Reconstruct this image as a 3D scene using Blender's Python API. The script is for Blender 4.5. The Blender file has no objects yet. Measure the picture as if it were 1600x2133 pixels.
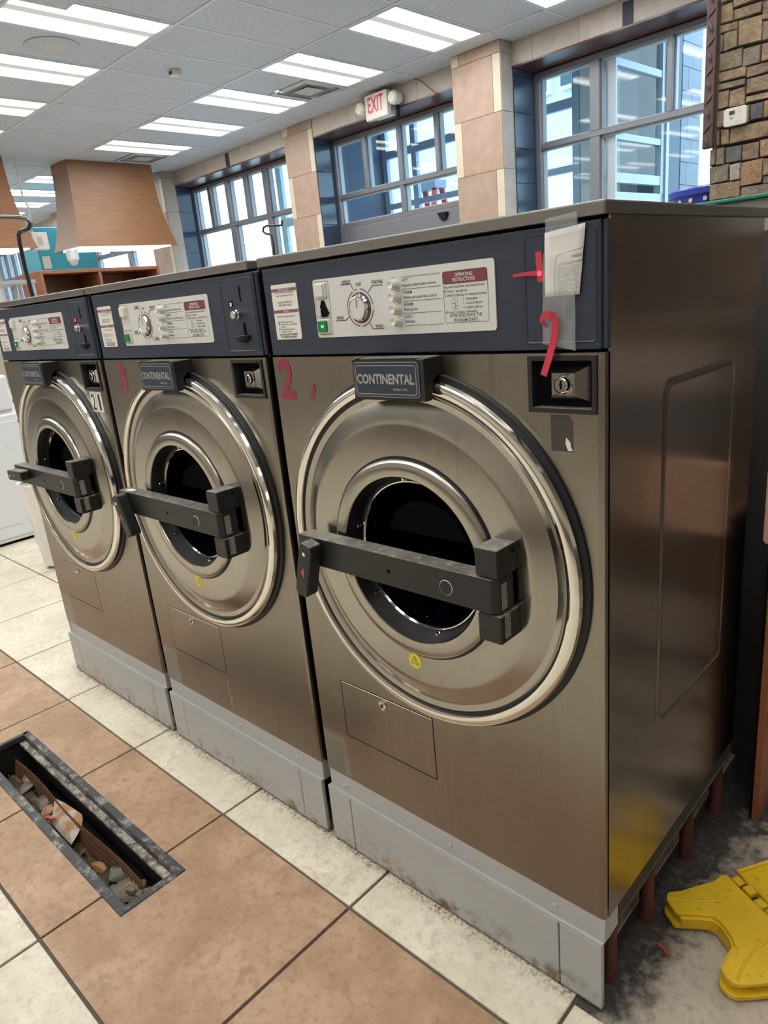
import bpy, bmesh, math, random
from mathutils import Vector, Matrix
random.seed(7)
SC = bpy.context.scene
COL = SC.collection
PI = math.pi

# ------------------------------------------------------------------ camera
R0 = ((0.7289762, 0.67829851, -0.0922216), (0.13724289, -0.27680504, -0.95107484), (-0.67064006, 0.68065417, -0.29487593))
CAM = Vector((0.51845915, -1.04958537, 1.4978553))
cd = bpy.data.cameras.new('camera')
cd.sensor_fit = 'HORIZONTAL'; cd.sensor_width = 36.0
cd.lens = 1467.84 * 36.0 / 1600.0
cd.clip_start = 0.02; cd.clip_end = 200
co = bpy.data.objects.new('camera', cd); COL.objects.link(co)
right, down, fwd = Vector(R0[0]), Vector(R0[1]), Vector(R0[2])
m = Matrix.Identity(4)
for i in range(3):
    m[i][0] = right[i]; m[i][1] = -down[i]; m[i][2] = -fwd[i]; m[i][3] = CAM[i]
co.matrix_world = m
SC.camera = co

# ------------------------------------------------------------------ world, exposure
SC.view_settings.view_transform = 'Standard'
SC.view_settings.look = 'None'
SC.view_settings.gamma = 1.0
SC.view_settings.use_curve_mapping = False
SC.view_settings.exposure = 0.0
LAMP = 24.0           # strength of the ceiling panels
W = bpy.data.worlds.new('sky'); SC.world = W; W.use_nodes = True
bg = W.node_tree.nodes['Background']
bg.inputs[0].default_value = (0.66, 0.84, 1.0, 1); bg.inputs[1].default_value = 4.6

# ------------------------------------------------------------------ helpers
def setp(o, **k):
    for a, b in k.items(): o[a] = b

class MB:
    def __init__(s): s.v = []; s.f = []
    def add(s, vs, fs):
        n = len(s.v); s.v += [tuple(p) for p in vs]; s.f += [tuple(i + n for i in f) for f in fs]; return s
    def box(s, x0, x1, y0, y1, z0, z1):
        return s.add([(x, y, z) for x in (x0, x1) for y in (y0, y1) for z in (z0, z1)],
                     [(0, 1, 3, 2), (4, 6, 7, 5), (0, 4, 5, 1), (2, 3, 7, 6), (0, 2, 6, 4), (1, 5, 7, 3)])
    def hexa(s, p):   # 8 points: bottom 4 ccw, top 4 ccw
        return s.add(p, [(3, 2, 1, 0), (4, 5, 6, 7), (0, 1, 5, 4), (1, 2, 6, 5), (2, 3, 7, 6), (3, 0, 4, 7)])
    def prism(s, poly, a, b, ax='y'):  # poly in the two other axes (order x,z / y,z / x,y)
        n = len(poly)
        def P(u, w, t):
            return {'y': (u, t, w), 'x': (t, u, w), 'z': (u, w, t)}[ax]
        vs = [P(u, w, a) for u, w in poly] + [P(u, w, b) for u, w in poly]
        fs = [tuple(range(n)), tuple(range(2 * n - 1, n - 1, -1))] + [(i, i + n, (i + 1) % n + n, (i + 1) % n) for i in range(n)]
        return s.add(vs, fs)
    def lathe(s, prof, cx, cz, n=96, ax='y', close=False):  # prof: (r, t)
        vs = []; fs = []; k = len(prof)
        for i in range(n):
            a = 2 * PI * i / n
            for r, t in prof:
                u, w = r * math.cos(a), r * math.sin(a)
                vs.append({'y': (cx + u, t, cz + w), 'z': (cx + u, cz + w, t), 'x': (t, cx + u, cz + w)}[ax])
        kk = k if close else k - 1
        for i in range(n):
            j = (i + 1) % n
            for q in range(kk):
                q2 = (q + 1) % k
                fs.append((i * k + q, j * k + q, j * k + q2, i * k + q2))
        return s.add(vs, fs)
    def disc(s, cx, cz, r, t, n=48, ax='y'):
        vs = []
        for i in range(n):
            a = 2 * PI * i / n; u, w = r * math.cos(a), r * math.sin(a)
            vs.append({'y': (cx + u, t, cz + w), 'z': (cx + u, cz + w, t), 'x': (t, cx + u, cz + w)}[ax])
        return s.add(vs, [tuple(range(n))])
    def cyl(s, c, ax, r, a, b, n=24, r2=None):
        r2 = r if r2 is None else r2
        s.lathe([(0.0001, a), (r, a), (r2, b), (0.0001, b)], c[0], c[1], n, ax); return s
    def tube(s, pts, r, n=10):
        pts = [Vector(p) for p in pts]; rings = []
        up = Vector((0, 0, 1)); prevn = None
        for i, p in enumerate(pts):
            d = (pts[min(i + 1, len(pts) - 1)] - pts[max(i - 1, 0)]).normalized()
            a = prevn if prevn is not None else (up if abs(d.z) < .9 else Vector((1, 0, 0)))
            a = (a - d * a.dot(d)).normalized(); prevn = a; b = d.cross(a)
            rings.append([p + r * (math.cos(2 * PI * k / n) * a + math.sin(2 * PI * k / n) * b) for k in range(n)])
        vs = [q for ri in rings for q in ri]; fs = []
        for i in range(len(rings) - 1):
            for k in range(n):
                fs.append((i * n + k, i * n + (k + 1) % n, (i + 1) * n + (k + 1) % n, (i + 1) * n + k))
        fs.append(tuple(range(n))); fs.append(tuple(range((len(rings) - 1) * n, len(rings) * n)))
        return s.add(vs, fs)
    def rings(s, loops, cap=True):   # loops of equal vertex count, skinned
        n = len(loops[0]); vs = [p for l in loops for p in l]; fs = []
        for i in range(len(loops) - 1):
            for k in range(n):
                fs.append((i * n + k, i * n + (k + 1) % n, (i + 1) * n + (k + 1) % n, (i + 1) * n + k))
        if cap: fs += [tuple(range(n)), tuple(range((len(loops) - 1) * n, len(loops) * n))]
        return s.add(vs, fs)
    def mesh(s, name, mat, bevel=0, seg=2, smooth=None, off=(0, 0, 0), fixn=True):
        me = bpy.data.meshes.new(name)
        o = off
        me.from_pydata([(x - o[0], y - o[1], z - o[2]) for x, y, z in s.v], [], s.f)
        bm = bmesh.new(); bm.from_mesh(me)
        bmesh.ops.remove_doubles(bm, verts=bm.verts, dist=1e-5)
        if fixn: bmesh.ops.recalc_face_normals(bm, faces=bm.faces)
        if bevel:
            es = [e for e in bm.edges if len(e.link_faces) == 2 and e.calc_face_angle(0) > 0.5]
            bmesh.ops.bevel(bm, geom=es, offset=bevel, segments=seg, affect='EDGES', profile=0.5, clamp_overlap=True)
        if smooth is not None:
            for f in bm.faces: f.smooth = True
            for e in bm.edges:
                if len(e.link_faces) == 2 and e.calc_face_angle(0) > smooth: e.smooth = False
        bm.to_mesh(me); bm.free()
        if mat: me.materials.append(mat)
        return me
    def build(s, name, mat, parent=None, **k):
        return link(name, s.mesh(name, mat, **k), parent)

def link(name, me, parent=None, loc=(0, 0, 0)):
    o = bpy.data.objects.new(name, me); COL.objects.link(o)
    if parent: o.parent = parent
    o.location = loc
    return o

def thing(name, label=None, cat=None, loc=(0, 0, 0), rz=0, group=None, kind=None):
    o = bpy.data.objects.new(name, None); COL.objects.link(o)
    o.location = loc; o.rotation_euler = (0, 0, rz); o.empty_display_size = .1
    tag(o, label, cat, group, kind); return o

def tag(o, label=None, cat=None, group=None, kind=None):
    if label: o['label'] = label
    if cat: o['category'] = cat
    if group: o['group'] = group
    if kind: o['kind'] = kind
    return o

def rrect(x0, x1, z0, z1, r, n=5):
    pts = []
    for cx, cz, a0 in ((x1 - r, z1 - r, 0), (x0 + r, z1 - r, PI / 2), (x0 + r, z0 + r, PI), (x1 - r, z0 + r, 1.5 * PI)):
        for i in range(n + 1):
            a = a0 + PI / 2 * i / n; pts.append((cx + r * math.cos(a), cz + r * math.sin(a)))
    return pts

_tx = {}
def text_geo(s, bold=0.0):
    k = (s, bold)
    if k in _tx: return _tx[k]
    cu = bpy.data.curves.new('t', 'FONT'); cu.body = s; cu.size = 1; cu.offset = bold; cu.resolution_u = 2
    o = bpy.data.objects.new('t', cu); COL.objects.link(o)
    bpy.context.view_layer.update()
    me = bpy.data.meshes.new_from_object(o.evaluated_get(bpy.context.evaluated_depsgraph_get()))
    v = [tuple(p.co) for p in me.vertices]; f = [tuple(p.vertices) for p in me.polygons]
    bpy.data.objects.remove(o); bpy.data.curves.remove(cu); bpy.data.meshes.remove(me)
    _tx[k] = (v, f); return v, f
CAPH = None
def put_text(mb, s, x, z, h, y, width=None, align='l', bold=0.0, rot=0.0, shear=0.0, fn=None):
    """flat print facing -y, baseline z, cap height h, optional total width"""
    global CAPH
    if CAPH is None:
        hv, _ = text_geo('H'); CAPH = max(p[1] for p in hv)
    v, f = text_geo(s, bold)
    if not v: return
    mn = min(p[0] for p in v); mx = max(p[0] for p in v)
    sz = h / CAPH; sx = sz * .92 if width is None else width / (mx - mn)
    w = (mx - mn) * sx
    ox = {'l': 0, 'c': -w / 2, 'r': -w}[align]
    c, sn = math.cos(rot), math.sin(rot); out = []
    for p in v:
        u = (p[0] - mn) * sx + ox; t = p[1] * sz; u += shear * t
        a, b = x + u * c - t * sn, z + u * sn + t * c
        out.append(fn(a, b) if fn else (a, y, b))
    mb.add(out, f)

# ------------------------------------------------------------------ materials
class NT:
    def __init__(s, name):
        s.m = bpy.data.materials.new(name); s.m.use_nodes = True
        s.t = s.m.node_tree; s.n = s.t.nodes; s.b = s.n['Principled BSDF']; s.out = s.n['Material Output']
        s._pos = None
    def N(s, ty, **k):
        n = s.n.new(ty)
        for a, b in k.items():
            if hasattr(n, a): setattr(n, a, b)
        return n
    def L(s, a, b): s.t.links.new(a, b)
    def coords(s, scale=(1, 1, 1), kind='obj'):
        mp = s.N('ShaderNodeMapping'); mp.inputs['Scale'].default_value = scale
        if kind == 'obj':
            tc = s.N('ShaderNodeTexCoord'); s.L(tc.outputs['Object'], mp.inputs[0])
        else:
            g = s.N('ShaderNodeNewGeometry'); s.L(g.outputs['Position'], mp.inputs[0])
        return mp.outputs[0]
    def noise(s, scale, detail=4, stretch=(1, 1, 1), kind='world', rough=.55, dist=0):
        n = s.N('ShaderNodeTexNoise'); n.inputs['Scale'].default_value = scale; n.inputs['Detail'].default_value = detail
        n.inputs['Roughness'].default_value = rough; n.inputs['Distortion'].default_value = dist
        s.L(s.coords(stretch, kind), n.inputs['Vector']); return n.outputs['Fac']
    def ramp(s, fac, stops):
        r = s.N('ShaderNodeValToRGB'); e = r.color_ramp.elements
        while len(e) < len(stops): e.new(.5)
        for i, (p, c) in enumerate(stops):
            e[i].position = p; e[i].color = tuple(c) + (1,) if len(c) == 3 else c
        s.L(fac, r.inputs[0]); return r.outputs[0]
    def lin(s, fac, a, b, lo=0., hi=1.):
        r = s.N('ShaderNodeMapRange'); r.inputs[1].default_value = a; r.inputs[2].default_value = b
        r.inputs[3].default_value = lo; r.inputs[4].default_value = hi; s.L(fac, r.inputs[0]); return r.outputs[0]
    def mix(s, fac, a, b, mode='MIX'):
        n = s.N('ShaderNodeMix', data_type='RGBA', blend_type=mode)
        for sock, val in ((n.inputs[0], fac), (n.inputs[6], a), (n.inputs[7], b)):
            if isinstance(val, (int, float)): sock.default_value = val
            elif isinstance(val, (tuple, list)): sock.default_value = tuple(val) + (1,) if len(val) == 3 else val
            else: s.L(val, sock)
        return n.outputs[2]
    def math(s, op, a, b=0.):
        n = s.N('ShaderNodeMath', operation=op)
        for sock, val in ((n.inputs[0], a), (n.inputs[1], b)):
            if isinstance(val, (int, float)): sock.default_value = val
            else: s.L(val, sock)
        return n.outputs[0]
    def axis(s, i, kind='world'):
        sp = s.N('ShaderNodeSeparateXYZ'); s.L(s.coords((1, 1, 1), kind), sp.inputs[0]); return sp.outputs[i]
    def bump(s, fac, strength=.2, dist=.01):
        b = s.N('ShaderNodeBump'); b.inputs['Strength'].default_value = strength; b.inputs['Distance'].default_value = dist
        s.L(fac, b.inputs['Height']); s.L(b.outputs[0], s.b.inputs['Normal'])
    def base(s, c):
        if isinstance(c, (tuple, list)): s.b.inputs['Base Color'].default_value = tuple(c) + (1,)
        else: s.L(c, s.b.inputs['Base Color'])
    def set(s, **k):
        for a, b in k.items():
            a = a.replace('_', ' ')
            sock = s.b.inputs[{'rough': 'Roughness', 'metal': 'Metallic', 'spec': 'Specular IOR Level', 'aniso': 'Anisotropic', 'coat': 'Coat Weight'}.get(a, a)]
            if isinstance(b, (int, float)): sock.default_value = b
            elif isinstance(b, tuple): sock.default_value = b
            else: s.L(b, sock)
        return s

def plain(name, c, rough=.5, metal=0., spec=.5, var=.06, scale=30, bump=0):
    t = NT(name); n = t.noise(scale, 3)
    t.base(t.mix(n, tuple(max(0, x * (1 - var)) for x in c), tuple(min(1, x * (1 + var)) for x in c)))
    t.set(rough=rough, metal=metal, spec=spec)
    if bump: t.bump(t.noise(scale * 4, 3), bump, .002)
    return t.m

def emit(name, c, s):
    t = NT(name); t.base((0.05, 0.05, 0.05)); t.b.inputs['Emission Color'].default_value = tuple(c) + (1,); t.b.inputs['Emission Strength'].default_value = s
    return t.m

def steel(name, col=(.30, .277, .243), rough=.25, aniso=.45, axis='Z', streak=(30, 30, 1.2)):
    t = NT(name)
    g = t.noise(9, 2, (streak[0], streak[1], streak[2] * .25))            # brushed grain / wipe marks
    st = t.noise(2.2, 4, (2.2, 2.2, .45))  # broad stains running down
    sp = t.noise(160, 2, (1, 1, 1))
    c = t.mix(t.lin(st, .3, .75), tuple(x * .90 for x in col), tuple(min(1, x * 1.06) for x in col))
    c = t.mix(t.lin(sp, .73, .78, 0, .6), c, tuple(x * .5 for x in col))
    gr = t.noise(34, 6, (1, 1, .55), rough=.75)
    c = t.mix(t.lin(gr, .5, .75, 0, .35), c, tuple(x * .62 for x in col))
    run = t.noise(26, 3, (1, 1, .05), rough=.6); c = t.mix(t.math('MULTIPLY', t.lin(run, .58, .70, 0, .4), t.lin(st, .4, .6)), c, tuple(x * .55 for x in col))
    t.base(c)
    r = t.math('ADD', t.lin(g, .3, .7, rough - .002, rough + .003), t.lin(st, .3, .8, 0, .06))
    t.set(metal=1., rough=r, aniso=aniso)
    tg = t.N('ShaderNodeTangent', direction_type='RADIAL', axis=axis); t.L(tg.outputs[0], t.b.inputs['Tangent'])
    
    return t.m

M = {}
M['steel'] = steel('brushed_steel', rough=.29)
M['steel_side'] = steel('brushed_steel_side', (.36, .32, .285), .2, .3)
M['door_steel'] = steel('spun_steel', (.385, .362, .325), .19, .55, 'Y', (1, 1, 1))
M['chrome'] = plain('polished_steel', (.72, .70, .66), .13, 1., var=.1)
M['chrome_soft'] = plain('worn_chrome', (.66, .66, .67), .11, 1., var=.2, scale=120)
M['lid'] = plain('lid_grey_metal', (.20, .19, .18), .36, .75, var=.12, scale=14)
def dusty(name, c, dust=(.42, .40, .36), rough=.5, lo=.5, hi=.72, sc=70):
    t = NT(name); g = t.N('ShaderNodeNewGeometry'); sp = t.N('ShaderNodeSeparateXYZ'); t.L(g.outputs['Normal'], sp.inputs[0])
    top = t.lin(sp.outputs[2], .6, .95)
    n = t.noise(sc, 6, rough=.7); n2 = t.noise(9, 3)
    f = t.math('MULTIPLY', top, t.math('ADD', t.lin(n, lo, hi, 0, .55), t.lin(n2, .3, .75, .12, .42)))
    f2 = t.lin(t.noise(190, 3), .74, .80, 0, .25)
    t.base(t.mix(t.math('ADD', f, f2), c, dust)); t.set(rough=rough); t.bump(t.noise(350, 2), .12, .001)
    return t.m
M['fascia'] = dusty('fascia_blue_black', (.020, .028, .052), (.3, .3, .32), .45)
M['black_plastic'] = dusty('black_plastic', (.008, .008, .0095), (.44, .41, .36), .45)
M['rubber'] = dusty('black_rubber', (.004, .004, .007), (.2, .2, .19), .45, .70, .9)
M['black_gap'] = plain('shadow_black', (.006, .006, .007), .9, spec=.05)
M['insert'] = plain('printed_grey_plate', (.58, .59, .58), .42, var=.05, scale=20)
M['button_white'] = plain('ivory_button', (.62, .61, .56), .35)
M['print_black'] = plain('black_ink', (.02, .02, .025), .5)
M['print_red'] = plain('maroon_ink', (.17, .035, .055), .5)
M['maroon_fade'] = plain('faded_maroon_ink', (.22, .08, .12), .5)
M['print_white'] = plain('white_ink', (.7, .68, .68), .5)
M['silver_ink'] = plain('silver_ink', (.45, .45, .46), .3, .6)
M['number_red'] = plain('number_vinyl', (.24, .02, .055), .38, var=.15)
M['green_lens'] = plain('green_lens', (.01, .17, .06), .2)
M['green_glow'] = emit('green_lamp', (.1, 1., .15), 1.2)
M['red_glow'] = emit('red_led', (1., .04, .08), 3.0)
M['yellow_sticker'] = plain('yellow_sticker', (.72, .62, .05), .4)
M['white_sticker'] = plain('white_sticker', (.68, .67, .64), .45)
M['paper'] = plain('notice_paper', (.66, .65, .63), .6, var=.04, scale=12)
M['red_tape'] = plain('red_tape', (.52, .03, .06), .38, var=.1)
M['data_plate'] = plain('data_plate', (.40, .39, .37), .35, .5)
M['arrow_red'] = plain('arrow_red', (.55, .07, .04), .5)
t = NT('clear_tape'); t.base((.75, .77, .8)); t.set(rough=.18)
tr = t.N('ShaderNodeBsdfTransparent'); mx = t.N('ShaderNodeMixShader'); mx.inputs[0].default_value = .15
t.L(tr.outputs[0], mx.inputs[1]); t.L(t.b.outputs[0], mx.inputs[2]); t.L(mx.outputs[0], t.out.inputs[0]); M['clear_tape'] = t.m
def glass(name, tint, refl=.0, ior=1.45, extra=None):
    t = NT(name); tr = t.N('ShaderNodeBsdfTransparent'); tr.inputs[0].default_value = tuple(tint) + (1,)
    gl = t.N('ShaderNodeBsdfGlossy'); gl.inputs['Roughness'].default_value = .03
    fr = t.N('ShaderNodeFresnel'); fr.inputs[0].default_value = ior
    gg = t.N('ShaderNodeNewGeometry'); mx = t.N('ShaderNodeMixShader'); t.L(t.math('MULTIPLY', fr.outputs[0], t.math('SUBTRACT', 1., gg.outputs['Backfacing'])), mx.inputs[0]); t.L(tr.outputs[0], mx.inputs[1]); t.L(gl.outputs[0], mx.inputs[2])
    if extra:
        t.base(extra); n = t.noise(150, 4, rough=.7); m2 = t.N('ShaderNodeMixShader'); t.L(t.lin(n, .66, .76, 0.0, .7), m2.inputs[0])
        t.L(mx.outputs[0], m2.inputs[1]); t.L(t.b.outputs[0], m2.inputs[2]); t.L(m2.outputs[0], t.out.inputs[0])
    else: t.L(mx.outputs[0], t.out.inputs[0])
    return t.m
M['pane'] = glass('window_glass', (.90, .96, .98))
M['port_glass'] = glass('porthole_glass', (.34, .37, .46), extra=(.4, .4, .4))
M['drum'] = plain('drum_dark', (.045, .05, .07), .45, .5, var=.4, scale=60)

def paint_rust(name, c, rust=True):
    t = NT(name); z = t.axis(2); n = t.noise(22, 5, rough=.65); n2 = t.noise(4, 3)
    f = t.math('MULTIPLY', t.lin(t.math('ADD', z, t.lin(n2, .3, .7, -.035, .035)), .005, .06, 1, 0), t.lin(n, .47, .62))
    col = t.mix(t.noise(7, 3), tuple(x * .92 for x in c), tuple(x * 1.06 for x in c))
    col = t.mix(t.math('MULTIPLY', t.math('MULTIPLY', t.lin(n2, .48, .62), t.lin(z, .03, .12, 1, 0)), t.lin(t.noise(60, 5, rough=.7), .46, .6, 0, .85)), col, (.33, .18, .06))
    col = t.mix(t.lin(z, .005, .011, 1, 0), col, (.045, .03, .02))
    col = t.mix(f, col, (.15, .08, .035))
    t.base(col); t.set(rough=.42); t.bump(t.noise(45, 4), .12, .002); return t.m
M['grey_paint'] = paint_rust('grey_plinth_paint', (.40, .415, .42))
M['grey_band'] = plain('grey_band_paint', (.42, .435, .445), .42, var=.06, scale=18, bump=.06)
M['rust_pipe'] = plain('rusty_red_pipe', (.11, .034, .024), .75, var=.5, scale=40, bump=.4)
M['grimy_rail'] = dusty('grimy_rail', (.03, .028, .026), (.4, .36, .3), .7, .4, .62)

def tile_mat(name, c0, c1, c2):
    t = NT(name)
    oi = t.N('ShaderNodeObjectInfo')
    n1 = t.noise(5.5, 6, rough=.62, dist=.4); n2 = t.noise(40, 5, rough=.7); n3 = t.noise(2.0, 2)
    c = t.mix(t.lin(n1, .38, .62), c0, c1)
    c = t.mix(t.lin(n2, .50, .72, 0, .75), c, c2)
    c = t.mix(t.lin(t.noise(13, 6, rough=.75, dist=1.2), .52, .66, 0, .5), c, c2)
    c = t.mix(t.lin(n3, .35, .7, 0, .30), c, c2)
    c = t.mix(t.lin(t.noise(210, 3, rough=.8), .50, .68, 0, .42), c, c2)
    c = t.mix(t.lin(oi.outputs['Random'], 0, 1, 0, .25), c, tuple(x * .82 for x in c1))
    # trodden-in dirt along the plinth
    y = t.axis(1); x = t.axis(0)
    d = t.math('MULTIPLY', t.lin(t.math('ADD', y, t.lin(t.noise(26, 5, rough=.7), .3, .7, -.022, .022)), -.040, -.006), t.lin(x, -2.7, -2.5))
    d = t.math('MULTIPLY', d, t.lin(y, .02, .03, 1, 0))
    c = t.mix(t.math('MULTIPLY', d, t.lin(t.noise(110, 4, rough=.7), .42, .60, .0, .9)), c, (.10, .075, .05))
    t.base(c); t.set(rough=t.lin(n2, .3, .7, .36, .55), spec=.35)
    t.bump(t.math('ADD', t.noise(22, 5, rough=.65), t.math('MULTIPLY', n2, .4)), .22, .006)
    return t.m
M['tile_brown'] = tile_mat('brown_floor_tile', (.355, .225, .14), (.50, .345, .23), (.23, .13, .072))
M['tile_cream'] = tile_mat('cream_floor_tile', (.66, .61, .49), (.78, .73, .60), (.42, .36, .26))
M['grout'] = plain('grout', (.10, .075, .06), .85, var=.3, scale=30)
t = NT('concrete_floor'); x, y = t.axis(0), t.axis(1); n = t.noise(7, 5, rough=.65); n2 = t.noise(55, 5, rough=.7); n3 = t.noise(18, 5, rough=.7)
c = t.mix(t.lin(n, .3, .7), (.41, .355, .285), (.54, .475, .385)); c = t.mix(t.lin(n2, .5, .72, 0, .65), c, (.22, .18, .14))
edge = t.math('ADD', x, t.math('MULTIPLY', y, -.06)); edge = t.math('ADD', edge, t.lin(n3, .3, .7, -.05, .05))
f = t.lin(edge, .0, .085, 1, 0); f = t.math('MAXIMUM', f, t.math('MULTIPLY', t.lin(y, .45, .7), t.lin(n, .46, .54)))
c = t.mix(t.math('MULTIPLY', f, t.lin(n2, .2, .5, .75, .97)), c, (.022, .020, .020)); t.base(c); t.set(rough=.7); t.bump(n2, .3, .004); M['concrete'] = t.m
def wall_tile(name, c0, c1):
    t = NT(name); n = t.noise(9, 6, rough=.65, dist=.5); n2 = t.noise(45, 4)
    c = t.mix(t.lin(n, .3, .7), c0, c1); c = t.mix(t.lin(n2, .55, .8, 0, .3), c, tuple(x * .75 for x in c0))
    oi = t.N('ShaderNodeObjectInfo'); c = t.mix(t.lin(oi.outputs['Random'], 0, 1, 0, .2), c, tuple(x * .8 for x in c0))
    t.base(c); t.set(rough=.4, spec=.35); return t.m
M['tile_pink'] = wall_tile('pillar_tile', (.35, .25, .20), (.44, .325, .265))
M['tile_wall'] = wall_tile('wall_tile', (.40, .355, .32), (.51, .46, .42))
M['tile_strip'] = wall_tile('cream_strip_tile', (.56, .50, .39), (.64, .58, .46))
M['brown_trim'] = plain('brown_trim_paint', (.075, .03, .028), .3, var=.25, scale=14)
M['blue_reveal'] = plain('dark_blue_glazed_tile', (.035, .06, .10), .16, var=.3, scale=8)
M['alu'] = plain('grey_aluminium', (.195, .205, .24), .38, .35, var=.08)
M['alu_pale'] = plain('white_aluminium', (.42, .50, .57), .4, .1, var=.06)
t = NT('acoustic_tile'); n = t.noise(70, 5, rough=.7); c = t.mix(t.lin(n, .45, .62), (.45, .485, .57), (.58, .615, .70))
oi = t.N('ShaderNodeObjectInfo'); c = t.mix(t.lin(oi.outputs['Random'], 0, 1, 0, .22), c, (.40, .42, .48)); t.base(c); t.set(rough=.6, spec=.3); t.bump(n, .35, .006); M['ceil_tile'] = t.m
M['grid_white'] = plain('white_grid', (.56, .59, .65), .35)
t = NT('lamp_lens'); t.base((.3, .3, .3)); t.set(rough=.3)
y = t.axis(0, 'obj')   # two tubes run the length of the lens
d = t.math('ABSOLUTE', t.math('SUBTRACT', t.math('ABSOLUTE', y), .185))
g = t.lin(d, 0., .15, 1.0, .075)
t.b.inputs['Emission Color'].default_value = (1., .98, .93, 1); t.L(t.math('MULTIPLY', t.math('POWER', g, 1.6), LAMP), t.b.inputs['Emission Strength']); M['lens'] = t.m
M['hood_light'] = emit('hood_tube', (.95, 1., .92), 1.3)
M['white_metal'] = plain('white_enamel', (.66, .68, .70), .3, var=.03)
M['white_plastic'] = plain('white_plastic', (.60, .59, .54), .4)
M['vent_dark'] = plain('vent_dark', (.03, .035, .055), .6)
M['vent_grey'] = plain('vent_grey', (.50, .50, .52), .4)
def wood(name, a, b, axis=(1.5, 1.5, 22), rough=.4):
    t = NT(name); n = t.noise(2.2, 5, axis, dist=.6); n2 = t.noise(1.1, 2)
    c = t.mix(t.lin(n, .3, .7), a, b); c = t.mix(t.lin(n2, .4, .7, 0, .4), c, tuple(x * .8 for x in a)); t.base(c); t.set(rough=rough); return t.m
M['hood_wood'] = wood('oak_laminate', (.225, .103, .046), (.30, .150, .074))
M['cabinet_wood'] = wood('cherry_board', (.24, .085, .045), (.32, .13, .075))
M['post_wood'] = wood('orange_board', (.30, .10, .045), (.40, .15, .07), (12, 12, 1.2))
M['teal'] = plain('turquoise_paint', (.05, .36, .50), .4, var=.1, scale=6)
M['black_metal'] = plain('black_tube', (.012, .012, .014), .25, .3)
M['shelf_metal'] = plain('galvanised_shelf', (.42, .43, .44), .4, .6)
M['bag'] = plain('translucent_bag', (.74, .73, .70), .3, var=.1)
M['basket_blue'] = plain('blue_plastic', (.03, .06, .40), .32, var=.15)
M['green_rim'] = plain('green_plastic', (.01, .20, .13), .35)
M['tub'] = plain('frosted_tub', (.50, .50, .48), .4)
def sign_yellow():
    t = NT('yellow_plastic'); n = t.noise(9, 5, rough=.65); n2 = t.noise(60, 4)
    c = t.mix(t.lin(n, .3, .75), (.80, .53, .015), (.66, .42, .015)); c = t.mix(t.lin(n2, .60, .78, 0, .7), c, (.18, .11, .02)); t.base(c); t.set(rough=.42); t.bump(n2, .08, .001); return t.m
M['yellow'] = sign_yellow()
t = NT('drain_iron'); n = t.noise(11, 6, rough=.7); n2 = t.noise(150, 4, rough=.7)
c = t.mix(t.math('MULTIPLY', t.lin(n, .50, .60), t.lin(n2, .40, .58, .1, 1)), (.035, .036, .04), (.36, .34, .31)); t.base(c); t.set(rough=.5); t.bump(n2, .3, .002); M['drain_iron'] = t.m
t = NT('ledge_iron'); n = t.noise(30, 6, rough=.75); c = t.mix(t.lin(n, .42, .58), (.06, .05, .04), (.36, .33, .29)); t.base(c); t.set(rough=.6); t.bump(n, .4, .003); M['ledge_iron'] = t.m
M['drain_dark'] = plain('drain_sludge', (.018, .016, .014), .5, var=.5, scale=40)
M['rust_basket'] = plain('rusty_basket', (.12, .055, .028), .55, var=.45, scale=50, bump=.5)
M['leaf'] = plain('wet_leaf', (.075, .05, .028), .35, var=.6, scale=30)
M['leaf_pale'] = plain('pale_leaf', (.14, .105, .065), .35, var=.4, scale=25)
M['leaf_green'] = plain('green_leaf', (.05, .05, .02), .35, var=.5, scale=25)
M['leaf_orange'] = plain('orange_leaf', (.27, .11, .02), .4, var=.5, scale=30)
t = NT('stained_card'); x = t.noise(13, 5, rough=.6); c = t.mix(t.lin(x, .42, .58), (.36, .33, .28), (.27, .12, .025)); t.base(c); t.set(rough=.5); M['card'] = t.m
M['pink'] = plain('pink_scrap', (.5, .13, .11), .5)
M['mortar'] = plain('mortar', (.10, .085, .075), .9, var=.2, scale=40)
M['stones'] = []
for i, (a, b) in enumerate([((.30, .21, .13), (.42, .31, .20)), ((.25, .19, .13), (.34, .27, .19)), ((.33, .23, .14), (.46, .35, .23)), ((.22, .17, .13), (.30, .25, .20)), ((.13, .13, .14), (.19, .19, .20)), ((.40, .36, .31), (.50, .46, .40)), ((.37, .22, .11), (.48, .32, .19)), ((.22, .14, .10), (.34, .24, .18))]):
    t = NT('ledge_stone'); n = t.noise(16, 6, rough=.7, dist=.6); n2 = t.noise(90, 4, rough=.7)
    c = t.mix(t.lin(n, .34, .66), tuple(x * .62 for x in a), tuple(x * .95 for x in b)); c = t.mix(t.lin(n2, .52, .72, 0, .8), c, (.10, .075, .055)); t.base(c); t.set(rough=.75); t.bump(t.math('ADD', n, t.math('MULTIPLY', n2, .5)), .6, .02); M['stones'].append(t.m)
M['carved'] = plain('carved_molding', (.085, .045, .040), .35, var=.4, scale=50)
M['plaster'] = plain('cream_plaster', (.55, .50, .43), .7, var=.05, scale=4)
M['dado'] = plain('brown_dado', (.13, .10, .08), .5, var=.15, scale=5)
M['asphalt'] = plain('pale_paving', (.55, .56, .56), .8, var=.1, scale=3)
M['ext_block'] = plain('pale_block', (.20, .25, .30), .75, var=.06, scale=30)
M['board_blue'] = plain('pale_blue_frame', (.50, .72, .85), .4, var=.04)
M['porch_alu'] = plain('blue_grey_aluminium', (.34, .44, .60), .4, .1, var=.05)
M['ext_dark'] = plain('dark_speckled_block', (.05, .085, .14), .5, var=.6, scale=60)
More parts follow.
